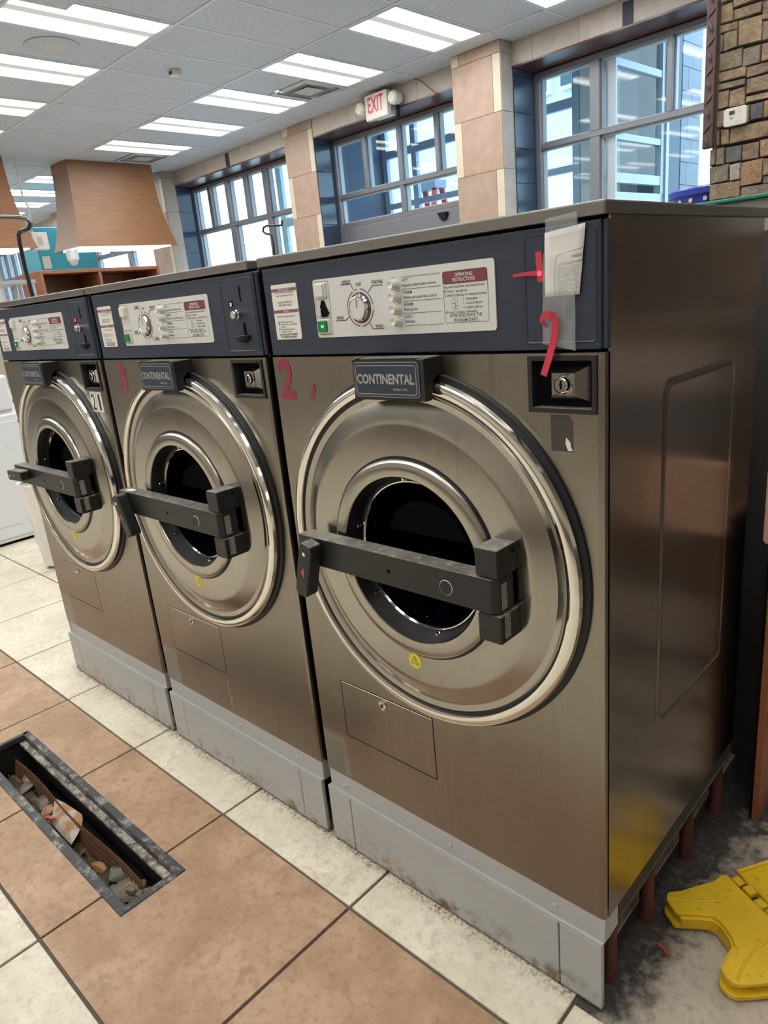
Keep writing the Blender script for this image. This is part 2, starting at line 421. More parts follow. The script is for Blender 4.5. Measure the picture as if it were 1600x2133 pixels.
M['ext_render'] = plain('pale_green_render', (.62, .68, .64), .8, var=.03)
M['ext_win'] = plain('far_window', (.03, .07, .10), .15)
M['ladder_red'] = plain('ladder_red', (.42, .05, .07), .45)
M['ladder_grey'] = plain('ladder_grey', (.20, .24, .32), .45)
M['yellow_bar'] = plain('yellow_bar', (.7, .6, .1), .5)
M['exit_red'] = plain('exit_red', (.60, .03, .08), .4)
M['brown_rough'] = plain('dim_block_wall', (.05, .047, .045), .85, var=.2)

ZC = 3.565
# wall frame: s along the window wall (towards +x), off towards the room
WX, WY = -3.489, 5.275
WA = -math.atan2(5.535 - 5.275, 9.70 - 3.489)
WD = Vector((math.cos(WA), math.sin(WA), 0)); WN = Vector((math.sin(WA), -math.cos(WA), 0))
def wp(s, off=0, z=0): return Vector((WX, WY, 0)) + WD * s + WN * off + Vector((0, 0, z))
def wthing(name, s, z=0, off=0, **k): return thing(name, loc=wp(s, off, z), rz=WA, **k)
class WB(MB):   # boxes given in wall coordinates; local y = -off
    def wbox(self, s0, s1, o0, o1, z0, z1): return self.box(s0, s1, -o1, -o0, z0, z1)

#SECTION setting
# ------------------------------------------------------------------ floor
P = .566; TX0, TY0 = -.626, -.155
DR = (-2.222, -1.089, -.547, -.360)     # drain opening
GAP = .0042
def cells(x0, x1, y0, y1, hole):
    xs = sorted({x0, x1, *[v for v in hole[:2] if x0 < v < x1]}); ys = sorted({y0, y1, *[v for v in hole[2:] if y0 < v < y1]})
    out = []
    for a, b in zip(xs, xs[1:]):
        for c, d in zip(ys, ys[1:]):
            mx, my = (a + b) / 2, (c + d) / 2
            if not (hole[0] < mx < hole[1] and hole[2] < my < hole[3]): out.append((a, b, c, d))
    return out
floor = thing('floor', 'floor of brown and cream stone tiles beside bare concrete', None, kind='structure')
mb = MB()
for a, b, c, d in cells(-9.0, 1.2, -2.45, 1.6, DR): mb.box(a, b, c, d, -.03, -.006)
mb.build('grout_bed', M['grout'], floor)
xr_tile = TX0 + P            # -.06
full = None
for i in range(-14, 3):
    for j in range(-4, 3):
        x0 = TX0 + i * P; y0 = TY0 + j * P
        x1, y1 = x0 + P, y0 + P
        if x0 >= -.1 and y0 > -.2: continue        # concrete there
        mat = M['tile_brown'] if j == -1 else M['tile_cream']
        cut = x0 < DR[1] and x1 > DR[0] and y0 < DR[3] and y1 > DR[2]
        if cut:
            mb = MB()
            for a, b, c, d in cells(x0 + GAP, x1 - GAP, y0 + GAP, y1 - GAP, DR): mb.box(a, b, c, d, -.012, 0)
            mb.build('floor_tile', mat, floor)
        else:
            key = 'b' if j == -1 else 'c'
            full = full or {}
            if key not in full: full[key] = MB().box(GAP, P - GAP, GAP, P - GAP, -.012, 0).mesh('floor_tile', mat, bevel=.0018, seg=1)
            link('floor_tile', full[key], floor, (x0, y0, 0))
# cream strip piece right of the last joint, in front of the plinth's corner
mb = MB().box(-.06 + GAP, 1.07, -.155 + GAP, -.028, -.012, 0); mb.build('floor_tile', M['tile_cream'], floor, bevel=.0018, seg=1)
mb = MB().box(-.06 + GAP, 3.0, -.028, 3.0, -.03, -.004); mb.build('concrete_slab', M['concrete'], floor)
# the rest of the room's floor, out of sight
mb = MB()
for a, b, c, d in cells(-20, 3.2, -5.2, 6.4, (-8.98, 1.18, -2.44, 1.55)):
    mb.box(a, b, c, d, -.05, -.012 if a < -8 or d < 0 else -.032)
mb.build('outer_floor', M['tile_cream'], floor)

# drain trough
dr = thing('floor_drain', 'open black floor drain trench with a rusty strainer, sunk in brown tiles', 'drain', ((DR[0] + DR[1]) / 2, (DR[2] + DR[3]) / 2, -.19))
o = dr.location
def DB(mb, name, mat, parent=dr, **k): return mb.build(name, mat, parent, off=o, **k)
x0, x1, y0, y1 = DR
mb = MB(); mb.box(x0, x1, y0, y1, -.19, -.182)
mb.box(x0, x1, y1 - .006, y1, -.182, -.02).box(x0, x1, y0, y0 + .006, -.182, -.02).box(x0, x0 + .006, y0, y1, -.182, -.02).box(x1 - .006, x1, y0, y1, -.182, -.02)
DB(mb, 'trough', M['drain_dark'])
mb = MB()
mb.box(x0 - .004, x1 + .004, y1 - .018, y1 + .006, -.02, .003)                      # far outer lip
mb.box(x0 - .004, x1 + .004, y0 - .006, y0 + .022, -.02, .003)                     # near lip
mb.box(x0 - .004, x0 + .014, y0, y1, -.02, .003).box(x1 - .02, x1 + .004, y0 - .006, y1 + .006, -.02, .0035)
DB(mb, 'rim', M['drain_iron'], bevel=.002, seg=1)
mb = MB(); mb.box(x0 + .01, x1 - .02, y1 - .040, y1 - .016, -.034, -.022); mb.box(x0 + .01, x1 - .02, y0 + .02, y0 + .032, -.034, -.022)
DB(mb, 'grate_ledge', M['ledge_iron'], bevel=.002, seg=1)
# perforated strainer: sloping rusty sheets with holes
def strainer(xa, xb):
    mb = MB(); nx, nz = int((xb - xa) / .0125), 6
    ya, yb, za, zb = y1 - .080, y1 - .100, -.045, -.135
    def pt(u, w): return (xa + (xb - xa) * u, ya + (yb - ya) * w + .006 * math.sin(u * 9), za + (zb - za) * w)
    for i in range(nx):
        for k in range(nz):
            u0, u1, w0, w1 = i / nx, (i + 1) / nx, k / nz, (k + 1) / nz
            q = [pt(u0, w0), pt(u1, w0), pt(u1, w1), pt(u0, w1)]
            if 1 <= k <= 4:
                um, wm, du, dw = (u0 + u1) / 2, (w0 + w1) / 2, (u1 - u0) * .24, (w1 - w0) * .24
                h = [pt(um - du, wm - dw), pt(um + du, wm - dw), pt(um + du, wm + dw), pt(um - du, wm + dw)]
                mb.add(q + h, [(0, 1, 5, 4), (1, 2, 6, 5), (2, 3, 7, 6), (3, 0, 4, 7)])
            else: mb.add(q, [(0, 1, 2, 3)])
    mb.box(xa, xb, yb - .07, yb + .003, zb - .006, zb)
    return mb
ob = DB(strainer(x0 + .07, x1 - .11), 'strainer', M['rust_basket'], fixn=False); 
sm = ob.modifiers.new('t', 'SOLIDIFY'); sm.thickness = .002
def leaf(name, mat, cx, cy, cz, w, l, rz, tilt, parent=dr, curl=.25, n=5):
    mb = MB(); loops = []
    for i in range(n + 1):
        u = i / n; ww = w * math.sin(PI * (.12 + .82 * u)); row = []
        for k in range(4):
            a = k / 3 - .5
            row.append(Vector((a * ww, (u - .5) * l, curl * w * (4 * a * a - .5) * .5 + .12 * l * math.sin(u * 3))))
        loops.append(row)
    R = Matrix.Rotation(rz, 3, 'Z') @ Matrix.Rotation(tilt, 3, 'X')
    vs = [tuple(R @ p + Vector((cx, cy, cz))) for r in loops for p in r]; fs = []
    for i in range(n):
        for k in range(3): fs.append((i * 4 + k, i * 4 + k + 1, i * 4 + k + 5, i * 4 + k + 4))
    mb.add(vs, fs); return mb
lint = MB()
rnd = random.Random(4)
for i in range(260):
    x = rnd.uniform(x0 + .06, x1 - .12); y = y1 - .098 - rnd.random() ** 1.3 * .075; s_ = rnd.uniform(.004, .011)
    z = -.118 + rnd.uniform(-.012, .022)
    pts = [Vector((rnd.uniform(-s_, s_), rnd.uniform(-s_, s_), rnd.uniform(-s_, s_) * .8)) + Vector((x, y, z)) for _ in range(4)]
    lint.add(pts, [(0, 1, 2), (0, 2, 3), (0, 1, 3), (1, 2, 3)])
tag(DB(lint, 'wet_debris', M['leaf']), kind='stuff')
# soaked lint and leaf mass lying in the strainer
t = NT('sludge'); n = t.noise(38, 6, rough=.75, dist=.8); n2 = t.noise(9, 3)
c = t.ramp(n, [(.32, (.012, .009, .006)), (.46, (.07, .042, .022)), (.58, (.13, .085, .045)), (.72, (.24, .18, .10))])
c = t.mix(t.lin(n2, .54, .66, 0, .7), c, (.05, .055, .02)); t.base(c); t.set(rough=.4); t.bump(n, .8, .01); M['sludge'] = t.m
from mathutils import noise as mn
mb = MB(); nx, ny = 150, 14; xa, xb, ya, yb = x0 + .05, x1 - .10, y0 + .034, y1 - .098
vs = []
for i in range(nx + 1):
    for k in range(ny + 1):
        x = xa + (xb - xa) * i / nx; y = ya + (yb - ya) * k / ny
        h = mn.noise(Vector((x * 14, y * 14, 0))) * .022 + mn.noise(Vector((x * 45, y * 45, 3))) * .012 + abs(mn.noise(Vector((x * 90, y * 90, 7)))) * .009
        vs.append((x, y, -.112 + h + .012 * abs(k / ny - .5)))
mb.add(vs, [(i * (ny + 1) + k, (i + 1) * (ny + 1) + k, (i + 1) * (ny + 1) + k + 1, i * (ny + 1) + k + 1) for i in range(nx) for k in range(ny)])
tag(DB(mb, 'wet_lint', M['sludge'], smooth=2.), kind='stuff')
LF = [('leaf_pale', -1.245, -.478, -.086, .075, .095, .5, .25), ('leaf_pale', -1.205, -.468, -.080, .07, .09, -.5, -.3), ('leaf', -1.175, -.455, -.085, .06, .08, .2, .3), ('leaf', -1.225, -.448, -.078, .06, .07, 1.3, -.2),
      ('leaf_green', -1.335, -.470, -.088, .06, .08, 1.2, .15), ('leaf_green', -1.305, -.455, -.082, .06, .07, -.6, -.2), ('leaf_green', -1.275, -.480, -.088, .05, .06, .2, .2),
      ('leaf_orange', -1.40, -.480, -.082, .03, .06, 1.9, .3), ('leaf_orange', -1.80, -.465, -.088, .05, .06, .2, .2), ('leaf_orange', -1.755, -.480, -.084, .05, .07, 1.3, -.2), ('leaf_orange', -1.715, -.470, -.084, .04, .06, 2.2, .2),
      ('leaf', -1.86, -.455, -.085, .06, .06, .6, .2), ('leaf', -1.69, -.455, -.082, .05, .08, .9, .3), ('leaf', -2.0, -.46, -.09, .05, .07, .3, .1), ('leaf_pale', -2.05, -.445, -.085, .03, .05, 1., .2)]
for mt, cx_, cy_, cz_, w, l, rz, ti in LF: DB(leaf('leaf', mt, cx_, cy_, cz_, w, l, rz, ti, curl=.35), 'leaf', M[mt], smooth=1.)
def dpt(px, py, z):
    d = Vector((px - 800, py - 1066.5, 1467.84)); r = Vector([sum(R0[k][i] * d[k] for k in range(3)) for i in range(3)])
    p = CAM + r * ((z - CAM.z) / r.z); return (p.x, p.y, z)
cpx = [(365, 585, -.050), (440, 620, -.048), (545, 690, -.046), (551, 722, -.050), (545, 760, -.055), (525, 810, -.062), (500, 855, -.068), (475, 895, -.072), (420, 840, -.074), (345, 755, -.072), (352, 680, -.062)]
mb = MB(); vs = [dpt(a / 3.2, 1480 + b / 3.2, z) for a, b, z in cpx]; cc = tuple(sum(v[i] for v in vs) / len(vs) + (.006 if i == 2 else 0) for i in range(3)); n = len(vs)
mb.add(vs + [cc], [(i, (i + 1) % n, n) for i in range(n)]); ob = DB(mb, 'stained_card', M['card']); sm = ob.modifiers.new('t', 'SOLIDIFY'); sm.thickness = .0012
mb = MB(); rnd = random.Random(3)
pth = [dpt(a / 3.2, 1480 + b / 3.2, -.055) for a, b in ((305, 722), (325, 712), (345, 722), (370, 712))]
mb.tube(pth, .007, 6); DB(mb, 'pink_scrap', M['pink'], smooth=1.)

# ------------------------------------------------------------------ ceiling
ceil = thing('ceiling', 'suspended ceiling of white speckled panels in a white grid', None, loc=(0, 0, ZC), kind='structure')
MB().box(-20, 3.2, -5.2, 6.8, .12, .16).build('ceiling_deck', M['ceil_tile'], ceil)
CP = .583; CX0 = -3.50; RY = [1.31, 2.495, 3.68, 4.862]; SKEW = -.012   # runners drift with x like the wall
def cx(k): return CX0 - CP * k
def cy(y, x): return y + SKEW * (x + 4.0)
cols = [(RY[0], RY[1], 'L'), (RY[1], RY[2], 'P'), (RY[2], RY[3], 'L'), (RY[3], 6.1, 'E')]
LIGHTS = []; VENT = {3: 1, 9: 1}
KMAX = 28
def quadbox(mb, x0, x1, y0, y1, z0, z1):
    mb.hexa([(x0, cy(y0, x0), z0), (x1, cy(y0, x1), z0), (x1, cy(y1, x1), z0), (x0, cy(y1, x0), z0), (x0, cy(y0, x0), z1), (x1, cy(y0, x1), z1), (x1, cy(y1, x1), z1), (x0, cy(y1, x0), z1)])
    return mb
for ci, (ya, yb, kind) in enumerate(cols):
    for k in range(-8, KMAX):
        x1, x0 = cx(k), cx(k + 1)
        if kind == 'L' and k % 2 == 0 and k != 10 and not (ci == 0 and k <= 0):
            LIGHTS.append((ci, k)); continue
        if ci == 0 and k == 0: LIGHTS.append((ci, 0)); continue
        y2 = yb
        if ci == 3: y2 = WY - (x0 + x1) * 0 + .0 ; y2 = 5.275 + (WX - (x0 + x1) / 2) * .0418 + .04
        if ci == 2 and k in VENT:
            quadbox(MB(), x0, x1, ya, ya + .59, 0, .02).build('ceiling_tile', M['ceil_tile'], ceil); continue
        quadbox(MB(), x0, x1, ya, y2, 0.002, .02).build('ceiling_tile', M['ceil_tile'], ceil)
for y in RY:
    mb = MB(); xa, xb = cx(KMAX), cx(-8)
    mb.hexa([(xa, cy(y, xa) - .012, -.004), (xb, cy(y, xb) - .012, -.004), (xb, cy(y, xb) + .012, -.004), (xa, cy(y, xa) + .012, -.004), (xa, cy(y, xa) - .012, .03), (xb, cy(y, xb) - .012, .03), (xb, cy(y, xb) + .012, .03), (xa, cy(y, xa) + .012, .03)])
    mb.build('grid_runner', M['grid_white'], ceil)
for k in range(-8, KMAX + 1):
    x = cx(k); MB().box(x - .010, x + .010, RY[0], 5.275 + (WX - x) * .0418 + .02, -.002, .03).build('cross_tee', M['grid_white'], ceil)
quadbox(MB(), -20, 3.2, -5.2, RY[0], 0, .03).build('ceiling_field', M['ceil_tile'], ceil)
# ceiling lights
lens_me = MB().box(-.258, .258, -.55, .55, -.001, .012).mesh('lens', M['lens'])
fr = MB(); w_, l_ = .2795, .575
fr.box(-w_, w_, -l_, -.55, -.006, .03).box(-w_, w_, .55, l_, -.006, .03).box(-w_, -.258, -.55, .55, -.006, .03).box(.258, w_, -.55, .55, -.006, .03)
fr_me = fr.mesh('frame', M['grid_white'])
ORD = ['first', 'second', 'third', 'fourth', 'fifth', 'sixth', 'seventh', 'eighth', 'ninth', 'tenth', 'eleventh', 'twelfth', 'thirteenth', 'fourteenth', 'fifteenth', 'sixteenth']
def light(x, y, lab, grp=None, kind=None):
    t = thing('ceiling_light', lab, 'ceiling light', (x, y, ZC), group=grp or 'recessed fluorescent ceiling lights')
    link('frame', fr_me, t); link('lens', lens_me, t); return t
nin = {0: 0, 2: 0}
for ci, k in LIGHTS:
    x = (cx(k) + cx(k + 1)) / 2; ya, yb, _ = cols[ci]; y = cy((ya + yb) / 2, x)
    if ci == 2 and k < -2 or ci == 0 and k < 2:
        light(x, y, 'recessed fluorescent ceiling light out of view above the viewer', 'ceiling lights out of view'); continue
    nin[ci] += 1
    row = 'row next to the window wall' if ci == 2 else 'row left of the plain panels'
    lab = f'fluorescent ceiling light, {ORD[nin[ci]-1]} from the viewer in the {row}'
    if ci == 0 and k == 2: lab = 'recessed fluorescent ceiling light partly covered by a slipped grey panel, top left'
    light(x, y, lab)
for y in (-.47, -2.85):
    for k in range(-8, 12, 2): light((cx(k) + cx(k + 1)) / 2, y, 'recessed fluorescent ceiling light out of view above the viewer', 'ceiling lights out of view')
for k in range(-8, 0, 2): light((cx(k) + cx(k + 1)) / 2, 1.9, 'recessed fluorescent ceiling light out of view above the viewer', 'ceiling lights out of view')
# slipped ceiling panel over the first light
q = (lambda d: CAM + d * ((ZC - .03 - CAM.z) / d.z))(Vector([sum(R0[k][i] * (138 - 800, 22 - 1066.5, 1467.84)[k] for k in range(3)) for i in range(3)]))
sp = thing('slipped_panel', 'loose grey ceiling panel slipped down over the corner of the first left light', 'ceiling panel', (q.x, q.y, ZC - .03))
MB().hexa([(0, -.75, 0), (.55, -.75, 0), (.55, 0, 0), (0, 0, 0), (0, -.75, .018), (.55, -.75, .018), (.55, 0, .018), (0, 0, .018)]).build('panel', M['ceil_tile'], sp)
# vents
def vent(k, lab):
    x = (cx(k) + cx(k + 1)) / 2; y = cy(RY[3] - .29, x)
    t = thing('ceiling_vent', lab, 'vent', (x, y, ZC), group='square ceiling air vents')
    MB().box(-.285, .285, -.285, .285, .05, .06).build('backing', M['black_gap'], t)
    def ring(a, b, z0, z1):
        lo = [[(-a, -a, z0), (a, -a, z0), (a, a, z0), (-a, a, z0)], [(-b, -b, z1), (b, -b, z1), (b, b, z1), (-b, b, z1)]]
        return MB().rings(lo, cap=False)
    f = ring(.285, .235, -.004, -.004); f.build('outer_frame', M['vent_grey'], t)
    for a, b in ((.235, .19), (.175, .13)):
        o2 = ring(a - .04, b + .01, .045, -.006).build('slat', M['vent_grey'], t)
    MB().box(-.115, .115, -.115, .115, -.008, -.004).build('center_plate', M['vent_grey'], t)
vent(3, 'square ceiling air vent beside the second light of the window row')
vent(9, 'square ceiling air vent just in front of the oak hood')
sp = thing('ceiling_speaker', 'round white ceiling speaker between the first two left lights', 'speaker', (-5.53, 1.93, ZC))
MB().lathe([(.205, 0), (.205, -.006), (.19, -.010), (.115, -.004)], 0, 0, 48, 'z').build('rim', M['ceil_tile'], sp, smooth=.6)
MB().disc(0, 0, .116, -.0045, 40, 'z').build('grille', M['vent_grey'], sp)
sp = thing('motion_sensor', 'small tan sensor box on the ceiling in front of the windows', 'sensor', (-5.61, 3.055, ZC))
MB().box(-.05, .05, -.042, .042, -.045, 0).build('housing', M['white_plastic'], sp, bevel=.004)
MB().box(-.025, .025, -.0425, -.04, -.035, -.01).build('grille', M['vent_dark'], sp)

# ------------------------------------------------------------------ back wall with windows (local x = s, y = -off)
BW = wthing('wall_back', 0, kind='structure', label='window wall faced with beige stone tiles')
def B(o0, o1, s0, s1, z0, z1, name, mat, parent=BW, **k): return WB().wbox(s0, s1, o0, o1, z0, z1).build(name, mat, parent, **k)
HB = 3.355
segs = [(-16.9, -16.2), (-13.4, -10.5), (-6.93, -6.44), (-3.49, -3.015), (-.615, -.055), (2.10, 6.8)]   # solid wall between the openings
for a, b in segs: B(-.42, -.012, a, b, 0, ZC + .05, 'wall_core', M['plaster'])
for a, b in ((-16.2, -13.4), (-10.5, -6.93), (-6.31, -3.49), (-2.925, -.615), (-.02, 2.10)): B(-.42, -.012, a, b, HB + .006, ZC + .05, 'lintel_core', M['plaster'])
for a, b in ((-16.2, -13.4), (-10.5, -6.93), (-6.31, -3.49), (-.02, 2.10)): B(-.42, -.012, a, b, 0, .55, 'sill_core', M['plaster'])
# tile band above the windows
s = .19 - .468 * 35
while s < 2.2:
    B(-.012, 0, s + .002, s + .466, HB + .016, ZC + .005, 'wall_tile', M['tile_wall']); s += .468
B(-.36, .006, -16.6, 2.2, HB, HB + .016, 'header_strip', M['brown_trim'])
B(-.42, -.36, -16.6, 2.2, HB - .02, HB + .016, 'soffit_back', M['brown_trim'])
# pillars: stone tiles in courses with cream strips on alternate sides
def pillar(sa, sb, prot, side, n0=0, zbot=0.1):
    zs = [ZC, 3.467, 2.995, 2.512, 2.03, 1.55, 1.07, .59, .11]
    B(-.012, prot - .008, sa + .004, sb - .004, 0, ZC, 'pillar_core', M['mortar'])
    g = .0022; w = .088
    for i in range(len(zs) - 1):
        z1, z0 = zs[i] - g, zs[i + 1] + g
        strip_right = (i + n0) % 2 == 1
        if i == 0: parts = [(sa, sa + w, 'tile_strip'), (sa + w, sb, 'tile_pink')]
        elif strip_right: parts = [(sa, sb - w, 'tile_pink'), (sb - w, sb, 'tile_strip')]
        else: parts = [(sa, sa + w, 'tile_strip'), (sa + w, sb, 'tile_pink')]
        for a, b, mt in parts: B(prot - .008, prot, a + g, b - g, z0, z1, 'wall_tile', M[mt])
        if side and prot > .05: B(0, prot - .009, sb - .004, sb + .004, z0, z1, 'wall_tile', M['tile_wall'])
pillar(-.60, -.034, .18, True)
pillar(-3.49, -2.925, .014, False)
pillar(-6.93, -6.31, .22, True)
pillar(-10.9, -10.4, .2, True)
# reveals: dark glazed tiles, slightly splayed
def reveal(s0, s1, name='reveal_tile'):
    z = .57; i = 0
    while z < HB - .05:
        z2 = min(z + .30, HB - .004)
        WB().hexa([(s0, .0, z + .003), (s1, .34, z + .003), (s1 - .02, .34, z + .003), (s0 - .02, 0, z + .003), (s0, .0, z2), (s1, .34, z2), (s1 - .02, .34, z2), (s0 - .02, 0, z2)]).build('reveal_tile', M['blue_reveal'], BW)
        z += .303
reveal(-.018, -.024); reveal(-2.921, -2.985); reveal(-6.306, -6.40)
for s0 in (-3.50, -.62, 2.09): B(-.36, -.012, s0, s0 + .012, .55, HB, 'reveal_tile', M['blue_reveal'])

def window(name, frames, panes, lab, FO=-.34, D=.12):
    t = wthing(name, (frames[0][0] + frames[0][1]) / 2, 0, kind='structure', label=lab); sc = (frames[0][0] + frames[0][1]) / 2
    for a, b, z0, z1 in frames: WB().wbox(a - sc, b - sc, FO - D, FO, z0, z1).build('frame_bar', M['alu'], t, bevel=.004, seg=1)
    for a, b, z0, z1 in panes:
        WB().wbox(a - sc, b - sc, FO - D * .8 - .004, FO - D * .8, z0, z1).build('pane', M['pane'], t)
        g = .015   # glazing beads; sky light along the frame edges put into their pale colour
        mb = WB()
        for a2, b2, c2, d2 in ((a, a + g, z0, z1), (b - g, b, z0, z1), (a + g, b - g, z0, z0 + g), (a + g, b - g, z1 - g, z1)): mb.wbox(a2 - sc, b2 - sc, FO - D * .78, FO - .045, c2, d2)
        mb.build('glazing_bead', M['alu_pale'], t)
def grid(sl, sr, zb, zt, ztr, up, lo, lowbar=None):
    """up / lo: lists of (bar start, bar end) above / below the transom"""
    fr = [(sl, sl + .045, zb, zt), (sr - .045, sr, zb, zt), (sl + .045, sr - .045, zt - .05, zt), (sl + .045, sr - .045, zb, zb + .055), (sl + .045, sr - .045, ztr - .025, ztr + .025)]
    panes = []
    def row(bars, z0, z1):
        a = sl + .045
        for b0, b1 in bars + [(sr - .045, None)]:
            panes.append((a, b0, z0, z1))
            if b1 is not None: fr.append((b0, b1, z0, z1)); a = b1
    row(up, ztr + .025, zt - .05); row(lo, zb + .055, ztr - .025)
    return fr, panes
fr, pa = grid(-.015, 2.09, .55, HB - .005, 2.71, [(.557, .655), (1.268, 1.318)], [(.557, .655)])
window('window_1', fr, pa, 'grey aluminium window right of the pillar, behind the nearest washer')
fr, pa = grid(-2.985, -.63, 2.33, HB - .005, 2.70, [(-2.46, -2.40), (-1.884, -1.83), (-1.314, -1.258)], [(-1.882, -1.822)])
window('window_2', fr, pa, 'grey aluminium transom window over the exit door')
fr, pa = grid(-6.40, -3.50, .55, HB - .005, 2.70, [(-5.975, -5.88), (-5.484, -5.39), (-4.995, -4.905), (-4.52, -4.41)], [(-5.472, -5.33), (-4.517, -4.41)])
window('window_3', fr, pa, 'grey aluminium window of many panes beyond the exit door')
fr, pa = grid(-10.38, -6.95, .55, HB - .005, 2.70, [(-9.7, -9.6), (-9.0, -8.9), (-8.3, -8.2), (-7.6, -7.5)], [(-9.0, -8.86), (-7.95, -7.81)])
window('window_4', fr, pa, 'farthest grey aluminium window, mostly hidden by the oak hood')
fr, pa = grid(-16.15, -13.4, .55, HB - .005, 2.70, [(-15.7, -15.6), (-15.2, -15.1), (-14.7, -14.6), (-14.2, -14.1), (-13.8, -13.72)], [(-15.2, -15.06), (-14.3, -14.16)])
window('window_5', fr, pa, 'distant grey aluminium window at the far left, seen over the metal shelf')
# door under window 2
d1 = wthing('door_1', -1.8, 0, off=-.34, kind='structure', label='grey automatic exit door under the transom window')
WB().box(-1.18, 1.17, -.02, .09, 2.02, 2.328).build('operator_box', M['alu'], d1, bevel=.006)
for a, b in ((-1.18, -1.10), (1.09, 1.17), (-.05, .05)): WB().box(a, b, 0, .07, 0, 2.02).build('door_stile', M['alu'], d1)
for a, b in ((-1.10, -.05), (.05, 1.09)):
    WB().box(a, b, .02, .05, 0, .2).build('door_rail', M['alu'], d1); WB().box(a, b, .034, .038, .2, 2.02).build('pane', M['pane'], d1)
ds = wthing('door_sensor', -1.222, 2.21, off=-.32, label='black half-round motion sensor on the door header', cat='sensor')
vs = MB()
lo = []
for i in range(6):
    a = PI / 2 * i / 5; lo.append([(.062 * math.cos(PI * k / 12) * (1 - .25 * (i / 5) ** 2), -.05 * math.sin(a), .075 - .085 * math.sin(PI * k / 12) * math.cos(a) - .0 * i) for k in range(13)])
MB().rings(lo).build('dome', M['rubber'], ds, smooth=.8)
MB().box(-.064, .064, -.055, .0, .075, .083).build('hood', M['black_plastic'], ds)
# small dark plates on the tile band
for s, lab in ((1.098, 'dark plate on the tile band above the right window'), (-4.795, 'dark plate on the tile band above the far window')):
    t = wthing('wall_plate', s, 3.375, label=lab, cat='plate'); MB().box(-.045, .045, -.008, 0, 0, .165).build('plate', M['vent_dark'], t, bevel=.002)
# exit sign
ex = wthing('exit_sign', -1.66, 3.28, label='white exit sign with red letters and two emergency lamps above the door', cat='exit sign')
MB().box(-.165, .165, -.17, -.10, 0, .245).build('housing', M['white_plastic'], ex, bevel=.012)
MB().prism([(-.13, -.10), (.13, -.10), (.13, 0), (-.13, 0)], .02, .22, 'z').build('mount', M['white_plastic'], ex)
mb = MB(); put_text(mb, 'EXIT', 0, .070, .145, -.171, width=.235, align='c', bold=.012); mb.build('lettering', M['exit_red'], ex)
for s in (-.27, .235):
    loops = []
    for y, r in ((-.04, .05), (-.09, .068), (-.15, .068), (-.17, .05)):
        loops.append([(s + r * math.cos(2 * PI * k / 8 + PI / 8), y, .15 + r * math.sin(2 * PI * k / 8 + PI / 8)) for k in range(8)])
    MB().rings(loops).build('lamp_head', M['white_plastic'], ex)
mb = MB(); mb.box(-.3, -.2, -.06, -.03, .10, .13).box(.15, .25, -.06, -.03, .10, .13).box(.18, .20, -.05, -.02, -.02, .12); mb.build('bracket', M['black_plastic'], ex)
w = wthing('loose_wire', -1.0, 3.4, label='thin dark wire drooping from the ceiling by the pillar', cat='wire')
MB().tube([(-.23, -.012, .165), (-.12, -.03, .12), (-.03, -.03, .04), (.06, -.03, -.04), (.2, -.03, -.12), (.3, -.04, -.16)], .004, 6).build('wire', M['vent_dark'], w)

# ------------------------------------------------------------------ stone partition (faces the viewer)
SY = 3.0
ws = thing('wall_right', 'partition of rough brown and grey ledge stones', None, kind='structure', loc=(-.92, SY, 0))
MB().box(0, 4.0, .03, .14, 0, ZC).build('wall_core', M['mortar'], ws)
def back(px, py, y):
    d = Vector(((px - 800), (py - 1066.5), 1467.84)); r = Vector([sum(R0[k][i] * d[k] for k in range(3)) for i in range(3)])
    q = CAM + r * ((y - CAM.y) / r.y); return q.x, q.z
raw = [(575, 700, -45, 40, 0), (705, 985, -60, 80, 1), (575, 695, 50, 240, 0), (705, 985, 95, 200, 1), (995, 1120, 20, 210, 7), (570, 750, 255, 335, 1), (755, 985, 205, 465, 0), (990, 1120, 210, 405, 3),
       (570, 605, 345, 520, 1), (609, 750, 330, 510, 1), (565, 790, 528, 715, 1), (794, 970, 485, 670, 3), (975, 1120, 430, 610, 0), (555, 830, 725, 825, 0), (834, 1120, 665, 770, 7), (550, 820, 838, 905, 3), (828, 1120, 775, 938, 1),
       (545, 660, 915, 1085, 0), (663, 815, 890, 1070, 0), (822, 1120, 950, 1025, 0), (540, 635, 1098, 1270, 1), (639, 862, 1080, 1255, 0), (867, 1000, 1035, 1195, 4), (1006, 1120, 1000, 1170, 6), (535, 575, 1290, 1445, 1), (580, 661, 1283, 1440, 0), (668, 1120, 1265, 1425, 0),
       (465, 525, 1485, 1640, 3), (531, 616, 1473, 1635, 1), (622, 785, 1455, 1612, 4), (791, 960, 1422, 1590, 7), (966, 1120, 1385, 1555, 6),
       (465, 660, 1650, 1822, 3), (667, 775, 1622, 1792, 5), (779, 990, 1602, 1840, 6), (996, 1120, 1570, 1735, 0), (996, 1120, 1745, 1825, 3), (465, 765, 1832, 1990, 0), (770, 1120, 1850, 1965, 3)]
rnd = random.Random(11); zmin = 9; zmax = 0
